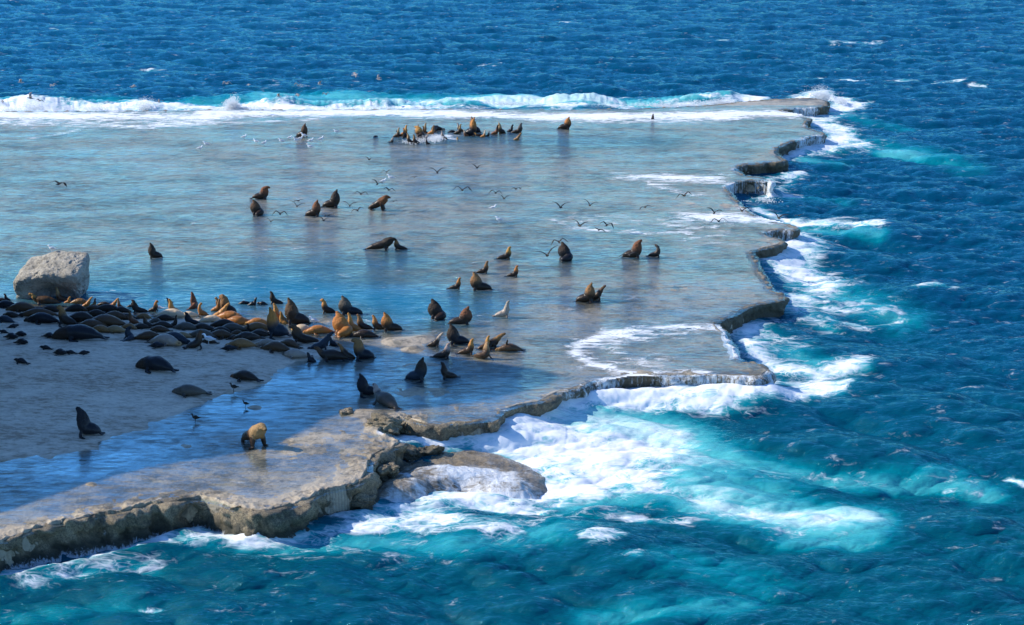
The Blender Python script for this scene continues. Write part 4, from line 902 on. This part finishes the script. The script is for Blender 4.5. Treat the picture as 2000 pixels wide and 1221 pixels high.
cow_up|0|820,240,829,262|M|T|pale olive sea lion upright behind the golden bull
cow_up|0|809,243,816,256|T|T|pale head showing over the golden bull's back at left
cow_up|180|827,246,837,262|D|D|dark small upright right behind the golden bull
cow_up|0|834,244,846,264|O|M|pinkish-golden sea lion leaning right of the golden bull
lie_curl|60|846,244,863,259|D|L|dark curled sea lion with pale belly above the splash
cow_lev*|0|776,262,792,274|K|K|dark sea lion in the water in front of the far left uprights
cow_up|180|799,260,808,282|D|T|grey upright sea lion left of the splash in the front row
cow_up|180|806,262,824,283|D|M|brown sea lion in the front centre of the far group
lie_up|0|812,262,832,276|Y|L|silvery sea lion behind the front centre brown one
cow_up|180|831,271,843,283|D|D|little dark sea lion upright in front of the splash
cow_up|180|862,255,876,274|B|L|brown-grey sea lion just right of the splash
cow_up*|90|889,267,898,278|T|G|small tan head in the water right of the splash
cow_up|0|886,242,898,264|D|T|tan sea lion, left of the two at the left of the towering bulls
cow_up|180|896,240,906,259|D|L|grey sea lion, right of the two at the left of the towering bulls
lie|180|876,250,892,260|K|K|black sea lion lying behind the two at the left of the towering bulls
cow_lev|180|905,253,918,268|R|L|small reddish sea lion at the foot of the towering bulls
bull_up|0|907,229,927,268|K|O|towering bull with a golden neck, left of the two
bull_up|180|920,228,939,262|K|M|towering bull with a brown-gold mane, right of the two
lie_up|180|929,251,946,268|D|G|golden-backed sea lion bending left at the feet of the towering bulls
cow_up|0|938,254,946,270|O|P|slim orange sea lion in front of the bending golden-backed one
cow_up|20|945,255,957,268|D|L|shiny grey sea lion right of the slim orange one
cow_up|0|956,243,973,265|R|D|dark upright sea lion with reddish flank in the right cluster
bull_up|180|973,239,989,263|D|T|pale-headed bull in the far group's right cluster
cow_lev|0|988,243,1003,259|K|K|black sea lion rearing with open mouth in the far group
cow_up|0|993,240,1021,262|D|Y|sleek grey sea lion with long neck at the right end of the far group
cow_lean|0|1001,259,1018,276|M|M|brown sea lion leaning out of the water in front of the sleek grey one
"""
for ln in TABLE.strip().splitlines():
    if not ln.strip() or ln.startswith('#'): continue
    ar, hd, bx, bd, mn, lb = [q.strip() for q in ln.split('|')]
    sk = 0.0
    if ar.endswith('*'): ar = ar[:-1]; sk = 0.16
    sea_lion(ar, float(hd), [float(q) for q in bx.split(',')], bd, mn, lb, sk)

# ------------------------------------------------------------------ birds
def bird_mat(name, cols):
    N = NT(name); t = N.attr('tone').outputs['Fac']
    return N.done(N.principled(N.ramp(t, [(0, c3(*cols[0])), (0.45, c3(*cols[0])), (0.55, c3(*cols[1])), (1, c3(*cols[1]))]), 0.7, None, spec=0.3))
M_GULL = bird_mat('gull_feathers', ((.90, .90, .90), (.62, .62, .64))); M_DARKB = bird_mat('dark_feathers', ((.045, .036, .03), (.02, .017, .015)))
M_PINKB = bird_mat('tern_feathers', ((.55, .50, .47), (.33, .29, .27)))
def bird_mesh(name, parts, mat, tones):
    V = []; Fs = []; o = 0; tn = []
    for (v, f), t in zip(parts, tones): V.append(v); Fs += [tuple(i + o for i in q) for q in f]; o += len(v); tn.append(np.full(len(v), t))
    me = bpy.data.meshes.new(name); me.from_pydata(np.concatenate(V).tolist(), [], Fs); me.update()
    at = me.attributes.new('tone', 'FLOAT', 'POINT'); at.data.foreach_set('value', np.concatenate(tn).astype(np.float32)); me.materials.append(mat)
    me.polygons.foreach_set('use_smooth', np.ones(len(me.polygons), bool)); return me
def flying(mat, dih, tipd, name):
    body = loft([(-.34, 0, .01, .05, .012), (-.22, 0, .0, .045, .03), (-.08, 0, -.01, .07, .065), (.1, 0, .0, .065, .06), (.2, 0, .02, .04, .04), (.27, 0, .02, .035, .035), (.33, 0, .01, .015, .015)], 18, 10)[:2]
    L = []
    for s in (-1, 1):
        pts = [(.03, s * .02, .03, .11, .02), (.06, s * .18, .03 + dih * .18, .12, .022), (.06, s * .34, .03 + dih * .30, .105, .018), (-.02, s * .5, .03 + dih * .30 - tipd * .16, .075, .014), (-.12, s * .66, .03 + dih * .28 - tipd * .34, .012, .006)]
        L.append(loft(pts, 16, 8, (1, 0, 0))[:2])
    return bird_mesh(name, [body] + L, mat, [0, 1, 1])
def standing(mat, name, tall=1.0):
    body = loft([(-.26, 0, .22 * tall, .012, .01), (-.16, 0, .21 * tall + .01, .045, .03), (-.04, 0, .22 * tall + .02, .075, .075), (.08, 0, .26 * tall + .02, .07, .075), (.13, 0, .33 * tall + .02, .042, .045), (.15, 0, .39 * tall + .02, .04, .042), (.20, 0, .41 * tall + .02, .03, .03), (.25, 0, .40 * tall + .02, .012, .012)], 20, 10)[:2]
    L = [loft([(.07, s * .06, .28 * tall + .03, .03, .03), (-.04, s * .075, .26 * tall + .03, .022, .055), (-.16, s * .05, .23 * tall + .02, .018, .03), (-.29, s * .02, .22 * tall + .01, .008, .01)], 12, 8)[:2] for s in (-1, 1)]
    G = [loft([(.0, s * .035, .2 * tall, .009, .009), (.01, s * .035, .1 * tall, .008, .008), (.02, s * .035, .0, .01, .008)], 5, 6)[:2] for s in (-1, 1)]
    return bird_mesh(name, [body] + L + G, mat, [0, 1, 1, 1, 1])
BM = dict(gull=standing(M_GULL, 'gull_body'), wader=standing(M_DARKB, 'wader_body', 1.25))
for nm, (d_, t_) in dict(v=(.9, -.2), m=(.6, .9), g=(.25, .5)).items():
    BM['fly_' + nm] = flying(M_DARKB, d_, t_, 'bird_body'); BM['pink_' + nm] = flying(M_PINKB, d_, t_, 'tern_body')
def bird(kind, u, v, size_px, head, label, air=0.0, name='gull', cat='gull', grp=None, roll=0.0, pitch=0.0):
    me = BM[kind]; z = None
    if air > 0:
        z = ZT + air; x, y = plane(u, v, z); x = float(x); y = float(y)
    else: x, y, z = to_ground(u, v)
    dep = y * cp - (z - HC) * sp_; ppm = F / dep
    ref = 0.9 if air > 0 else 0.33
    s = size_px / ppm / ref
    o = link(name, me, label=label, cat=cat, group=grp); o.location = (x, y, z if air > 0 else z - 0.01); o.scale = (s,) * 3; o.rotation_euler = (roll, pitch, math.radians(head))
    return o
GULLS = """
391|296|9|0|white gull standing on the far left shallows, left of a close pair
403|288|9|180|white gull standing on the far left shallows, right of a close pair
477|273|8|0|white gull standing alone left of the row by the far bull
500|282|8|160|white gull, first of the row left of the far bull
516|285|8|20|white gull, second of the row left of the far bull
550|282|9|180|white gull standing third in the row left of the far bull
566|274|7|0|greyish gull just left of the far bull's flank
579|280|9|200|white gull in front of the far bull, left one
587|276|8|20|white gull in front of the far bull, middle one
594|271|9|180|white gull in front of the far bull, right one at its feet
607|281|9|0|white gull right of the far bull, rear of two in line
606|294|10|180|white gull right of the far bull, front of two in line
627|278|9|30|white gull standing farther right of the far bull
657|263|8|180|white gull standing alone between the far bull and the black swimmer
749|360|9|0|white gull, left of a pair standing under the flying birds
764|355|11|180|white gull, right of a pair standing under the flying birds
963|413|10|0|white gull standing alone right of the wheeling birds, upper of two
975|437|11|180|white gull standing alone right of the wheeling birds, lower of two
311|609|11|170|white gull standing on the pale long sea lion's side in the colony
613|636|14|170|black and white gull standing between the lying golden sea lions and the water
408|674|17|180|bluish-white gull standing in the shade at the colony's front edge
"""
for ln in GULLS.strip().splitlines():
    u_, v_, sz, hd, lb = [q.strip() for q in ln.split('|')]
    bird('gull', float(u_), float(v_), float(sz), float(hd), lb, grp='white gulls standing about')
WADERS = [(382, 826, 12, 200, 'small dark long-legged bird standing in the shaded pool below the lone grey-brown sleeper'), (480, 796, 9, 170, 'tiny dark wading bird beside the oval rock in the blue shaded pool'), (457, 766, 12, 200, 'dark brown bird standing on the sand edge under the lone brown sleeper nearest the pool')]
for u_, v_, sz, hd, lb in WADERS: bird('wader', u_, v_, sz, hd, lb, name='shorebird', cat='bird', grp='dark birds standing by the shaded pool')
FLY = """
721|312|14|fly_v|250|2.2|topmost small dark bird of the flock above the middle shallows
755|336|16|fly_m|280|3.0|dark bird with drooped wings upper left in the middle flock
854|337|24|fly_v|100|1.6|dark bird with long spread wings between the left and right flocks, up high
809|346|12|fly_g|290|2.6|tiny dark bird gliding between the upper flock birds
737|360|17|fly_v|70|2.2|dark bird with raised wings left of the white gull pair
760|371|18|fly_m|250|3.0|dark bird with drooped wings just under the white gull pair
705|379|22|fly_m|280|1.6|broad-winged dark bird above the leaning bull, gliding left
683|402|20|fly_v|100|2.6|dark bird with wings raised between the two bulls and the leaning bull
698|411|20|fly_m|290|2.2|dark bird with bent wings left of the leaning bull
769|393|12|fly_g|70|3.0|small dark bird right in front of the leaning bull's nose
932|328|18|fly_v|250|1.6|dark bird with raised wings highest in the centre
903|371|28|fly_m|280|2.6|biggest dark bird in the centre flock with arched wings
968|377|20|fly_m|100|2.2|dark bird with arched wings, left of the trio right of centre
984|388|18|fly_v|290|3.0|dark bird with raised wings, lowest of the trio right of centre
1008|369|16|fly_g|70|1.6|dark bird gliding, right of the trio right of centre
1095|405|26|fly_v|250|2.6|dark bird with long raised wings left above the faint foam arc
1152|401|24|fly_v|280|2.2|dark bird with wings in a wide V above the faint foam arc
1260|405|18|fly_g|100|3.0|dark blurred bird gliding right of the wide V bird
1132|441|26|fly_v|290|1.6|dark bird with raised wings over the lower edge of the faint foam arc
1185|440|22|fly_m|70|2.6|dark bird with drooped wings over the lower edge of the faint foam arc
1170|449|20|fly_g|250|2.2|dark bird gliding between the two birds on the foam arc's lower edge
1069|499|34|fly_v|280|3.0|large dark bird with spread wings left of the bull with a curled wet body
1092|473|24|fly_m|100|1.6|dark bird hovering on the head of the dark bull at right of centre
1336|382|24|fly_m|290|2.6|dark bird flying above the white foam tongue, left of the reef edge
1395|416|22|fly_v|70|2.2|dark bird, upper left one over the bright white foam tongue
1404|432|24|fly_m|250|3.0|dark bird with arched wings, lower one over the bright white foam tongue
1449|412|22|fly_v|280|1.6|dark bird with V wings over the bright foam tongue at the reef edge
1521|426|26|fly_v|100|2.6|dark bird over the right end of the bright white foam tongue
1560|421|14|fly_g|290|2.2|small dark bird over the sea at the tip of the white foam tongue
115|359|28|fly_g|70|3.0|lone dark bird gliding over the empty shallows at far left
583|392|16|fly_g|250|1.6|dark bird gliding between the left pair and the rusty bull, upper one
580|403|22|fly_v|280|2.6|dark bird with wings raised left above the rusty bull
547|418|22|fly_m|100|2.2|dark bird with drooped wings right of the left pair's curled bull
529|433|16|fly_v|290|3.0|small dark bird lowest near the left pair of bulls
632|431|16|fly_v|70|1.6|dark bird with white underside just below the rusty-maned front bull
642|421|14|fly_g|250|2.6|small dark bird touching the right flank of the rusty-maned front bull
1228|498|30|fly_g|280|2.2|thin dark bird gliding at the back of the right-hand bull pair
41|161|16|pink_v|200|2.5|pale brown bird upper left over a small whitecap at the far left
104|167|14|pink_m|240|3.5|faint brown bird second from left above the far surf
260|169|18|pink_g|20|2.5|pinkish bird with one wing raised above the far left surf
60|192|20|pink_v|200|3.5|large blurred pale bird over the leftmost surf spray
78|197|14|pink_m|240|2.5|pale grey bird just right of the large blurred one over the surf
5|198|10|pink_g|20|3.5|pale bird cut near the left edge just above the surf
311|200|12|pink_v|200|2.5|faint grey bird just above the surf with a turquoise wave face
443|163|16|pink_m|240|3.5|pale bird with arched wing above and left of the tall surf spray
485|166|12|pink_g|20|2.5|tiny brown bird right above the tall surf spray
545|188|14|pink_v|200|3.5|brownish bird over the blue water left of the whitecap trio
583|167|16|pink_m|240|2.5|brown bird over the left tip of the short bright whitecap
581|186|16|pink_g|20|3.5|pale bird below the short bright whitecap
625|165|14|pink_v|200|2.5|pale bird over the right end of the short bright whitecap
637|184|14|pink_m|240|3.5|pale bird with raised wing lower right of the short bright whitecap
693|146|18|pink_g|20|2.5|pinkish bird with raised wing far above the surf, upper of the right two
740|155|16|pink_v|200|3.5|pale pink bird, lower of the right two above the surf
"""
for i, ln in enumerate(FLY.strip().splitlines()):
    u_, v_, sz, kd, hd, al, lb = [q.strip() for q in ln.split('|')]
    bird(kd, float(u_), float(v_), float(sz), float(hd), lb, air=float(al), name='seabird', cat='bird', grp='seabirds flying low over the reef' if kd[0] == 'f' else 'pale seabirds flying over the far surf', roll=rnd.uniform(-.3, .3), pitch=rnd.uniform(-.2, .1))

# boulder behind the colony
def boulder():
    n = 110; V = []; Fs = []
    a = np.linspace(-1, 1, n)
    for ax in range(3):
        for s in (-1, 1):
            A, B = np.meshgrid(a, a, indexing='ij'); P = np.zeros((n, n, 3)); P[..., ax] = s; P[..., (ax + 1) % 3] = A * s; P[..., (ax + 2) % 3] = B
            o = sum(len(q) for q in V); V.append(P.reshape(-1, 3)); Fs.append(grid_faces(n, n)[:, ::-1] + o)
    V = np.concatenate(V); Fs = np.concatenate(Fs)
    r = (np.abs(V) ** 9).sum(1) ** (-1 / 9.0); P = V * r[:, None]
    x = P[:, 0] * 2.35; y = P[:, 1] * 1.55; t = (P[:, 2] + 1) / 2
    top = 2.25 + 0.50 * ss(-2.3, 0.6, x) - 0.15 * ss(-1.9, -2.5, x) + 0.60 * y / 1.7
    z = t * top
    x = x + 0.28 * t - 0.12 * (1 - t) ** 2 * np.sign(x); y = y + 0.55 * (0.6 - t) * (y < 0) * 0.9
    P = np.stack([x, y, z], 1)
    nd = P - np.array([0, 0, 1.1]); nd /= np.linalg.norm(nd, axis=1, keepdims=True)
    pit = np.clip(vnoise3(P * 2.2 + 4, 4) - 0.2, 0, 1)
    P = P + nd * (0.10 * vnoise3(P / 1.3, 2) + 0.08 * vnoise3(P * 1.5, 5) + 0.03 * vnoise3(P * 5, 3) - 0.16 * pit)[:, None]
    # undercut hollow low on the side facing the sea lions
    hol = np.exp(-(((P[:, 0] - 0.7) / 1.7) ** 2 + ((P[:, 2] - 0.45) / 0.75) ** 2)) * (P[:, 1] < 0); P[:, 1] += 1.15 * hol
    me = mesh_from('boulder', P, Fs, M_BOULD)
    bx = bpy.data.objects.new('boulder', me); return me
x, y, z = to_ground(91, 588)
bo = link('boulder', boulder(), label='huge pale grey weathered boulder with a sloping top at the head of the colony', cat='boulder'); bo.location = (x, y + 1.3, z - 0.15); bo.rotation_euler = (0, 0, math.radians(-6))
k = (167 - 14) * 1.0; bo.scale = (0.98,) * 3
gx = bird  # the gull on its top
P_ = get_co(bo.data) * 0.98
def boulder_top(u, v):
    best = None
    R_ = math.radians(-6); W = np.stack([bo.location[0] + P_[:, 0] * math.cos(R_) - P_[:, 1] * math.sin(R_), bo.location[1] + P_[:, 0] * math.sin(R_) + P_[:, 1] * math.cos(R_), bo.location[2] + P_[:, 2]], 1)
    pu_, pv_ = project(W); m = np.abs(pu_ - u) < 4; i = np.argmin(np.where(m, pv_, 1e9)); return W[i]
tp = boulder_top(99, 0); g = link('gull', BM['gull'], label='white and grey gull perched on top of the big boulder', cat='gull', group='white gulls standing about')
g.location = (tp[0], tp[1] - 0.15, tp[2] - 0.02); g.rotation_euler = (0, 0, math.radians(175)); g.scale = (1.2,) * 3

# broken rocks along the near rim
def rock_mesh(seed):
    n = 26; a = np.linspace(-1, 1, n); V = []; Fs = []
    for ax in range(3):
        for sg in (-1, 1):
            A, B = np.meshgrid(a, a, indexing='ij'); P = np.zeros((n, n, 3)); P[..., ax] = sg; P[..., (ax + 1) % 3] = A * sg; P[..., (ax + 2) % 3] = B
            Fs.append(grid_faces(n, n)[:, ::-1] + sum(len(q) for q in V)); V.append(P.reshape(-1, 3))
    V = np.concatenate(V); r = (np.abs(V) ** 4).sum(1) ** -0.25; P = V * r[:, None]
    P = P * (1 + 0.42 * vnoise3(P * 1.1 + seed * 7.3, 2) + 0.16 * vnoise3(P * 4 + seed, 4))[:, None]
    return mesh_from('rock', P, np.concatenate(Fs), M_WALL, dict(fall=np.zeros(len(P)), weed=np.full(len(P), 0.15)))
RM = [rock_mesh(k) for k in range(3)]
ROCKS = [(756, 832, .75, 'brown rock at the head of the notch in the near reef edge'), (792, 846, .55, 'ragged brown rock in the notch touching the white foam'), (775, 862, .45, 'small dark rock in the throat of the notch'),
         (800, 890, .85, 'large craggy rock below the notch where the reef corner turns'), (838, 884, .6, 'brown rock right of the craggy one, half washed by foam'), (752, 905, .6, 'dark rock under the reef corner above the foam'),
         (712, 962, .5, 'low brown rock at the rim foot over the swirling foam'), (800, 826, .4, 'little rock on the wet ledge right above the notch'), (676, 808, .35, 'small brown rock on the ledge at the shadow edge'), (745, 935, .5, 'brown rock on the rim foot beside the low one')]
for i, (u_, v_, s_, lb) in enumerate(ROCKS):
    z_ = 0.6
    for _ in range(6):
        x_, y_ = plane(u_, v_, z_); x_ = float(x_); y_ = float(y_); z_ = 0.5 * z_ + 0.5 * max(float(terrain(np.array([x_]), np.array([y_]))[0][0]), 0.1)
    o = link('rock', RM[i % 3], label=lb, cat='rock', group='broken rocks along the reef rim'); o.location = (x_, y_, z_ - 0.05 * s_); o.scale = (s_ * 1.15, s_ * .9, s_ * .55); o.rotation_euler = (rnd.uniform(-.2, .2), rnd.uniform(-.2, .2), rnd.uniform(0, 6))

# spray thrown up by the breakers
def spray():
    C = []; R = []
    rg = np.random.default_rng(5)
    def plume(u, v, wpx, hpx, n, z0=0.4):
        x, y = plane(u, v, z0); s = F / (y / cp); w_ = wpx / s; h_ = hpx / s
        k = rg.uniform(0, 1, n) ** 1.2; jet = rg.integers(0, 7, n); jo = rg.normal(size=7) * w_ * 0.3; jh = rg.uniform(0.45, 1.0, 7); ax = jo[jet] * (0.6 + 0.8 * k) + rg.normal(size=n) * w_ * (0.10 + 0.10 * k); k = k * jh[jet]
        C.append(np.stack([x + ax, y + rg.normal(size=n) * 0.6, z0 + k * h_ * 1.15 * np.clip(1 - 0.35 * np.abs(ax / w_), .3, 1)], 1)); R.append(rg.uniform(0.02, 0.07, n) * (1.2 - 0.8 * k))
    plume(456, 214, 24, 32, 2200); plume(470, 214, 40, 10, 1400); plume(283, 214, 36, 24, 1300); plume(60, 214, 40, 22, 1300); plume(190, 214, 50, 9, 900); plume(1600, 196, 34, 28, 2600); plume(1640, 200, 30, 10, 900); plume(1400, 205, 50, 14, 2200); plume(1330, 208, 90, 8, 1400)
    plume(1180, 210, 90, 7, 900); plume(990, 204, 70, 9, 900); plume(740, 212, 160, 5, 700); plume(10, 216, 60, 7, 700); plume(1010, 815, 40, 14, 700); plume(1130, 782, 60, 8, 300); 
    plume(848, 274, 46, 10, 900, ZW); plume(812, 278, 40, 6, 300, ZW); plume(1450, 398, 40, 4, 150); plume(1500, 392, 40, 6, 200)
    C = np.concatenate(C); R = np.concatenate(R)
    o6 = np.array([(1, 0, 0), (-1, 0, 0), (0, 1, 0), (0, -1, 0), (0, 0, 1), (0, 0, -1)], float); f8 = np.array([(0, 2, 4), (2, 1, 4), (1, 3, 4), (3, 0, 4), (2, 0, 5), (1, 2, 5), (3, 1, 5), (0, 3, 5)])
    V = (C[:, None] + R[:, None, None] * o6[None] * rg.uniform(.6, 1.5, (len(C), 6, 1))).reshape(-1, 3); Fs = (np.arange(len(C))[:, None, None] * 6 + f8[None]).reshape(-1, 3)
    N = NT('spray_white'); df = N.n('ShaderNodeBsdfDiffuse'); df.inputs[0].default_value = c3(.88, .90, .92); tl = N.n('ShaderNodeBsdfTranslucent'); tl.inputs[0].default_value = c3(.88, .90, .92)
    mx = N.n('ShaderNodeMixShader'); mx.inputs[0].default_value = 0.65; N.l(df.outputs[0], mx.inputs[1]); N.l(tl.outputs[0], mx.inputs[2])
    tp = N.n('ShaderNodeBsdfTransparent'); my = N.n('ShaderNodeMixShader'); my.inputs[0].default_value = 0.45; N.l(mx.outputs[0], my.inputs[1]); N.l(tp.outputs[0], my.inputs[2]); m = N.done(my.outputs[0])
    return mesh_from('sea_spray', V, Fs, m)
link('sea_spray', spray(), kind='stuff')
print('LIONS', n_lion)
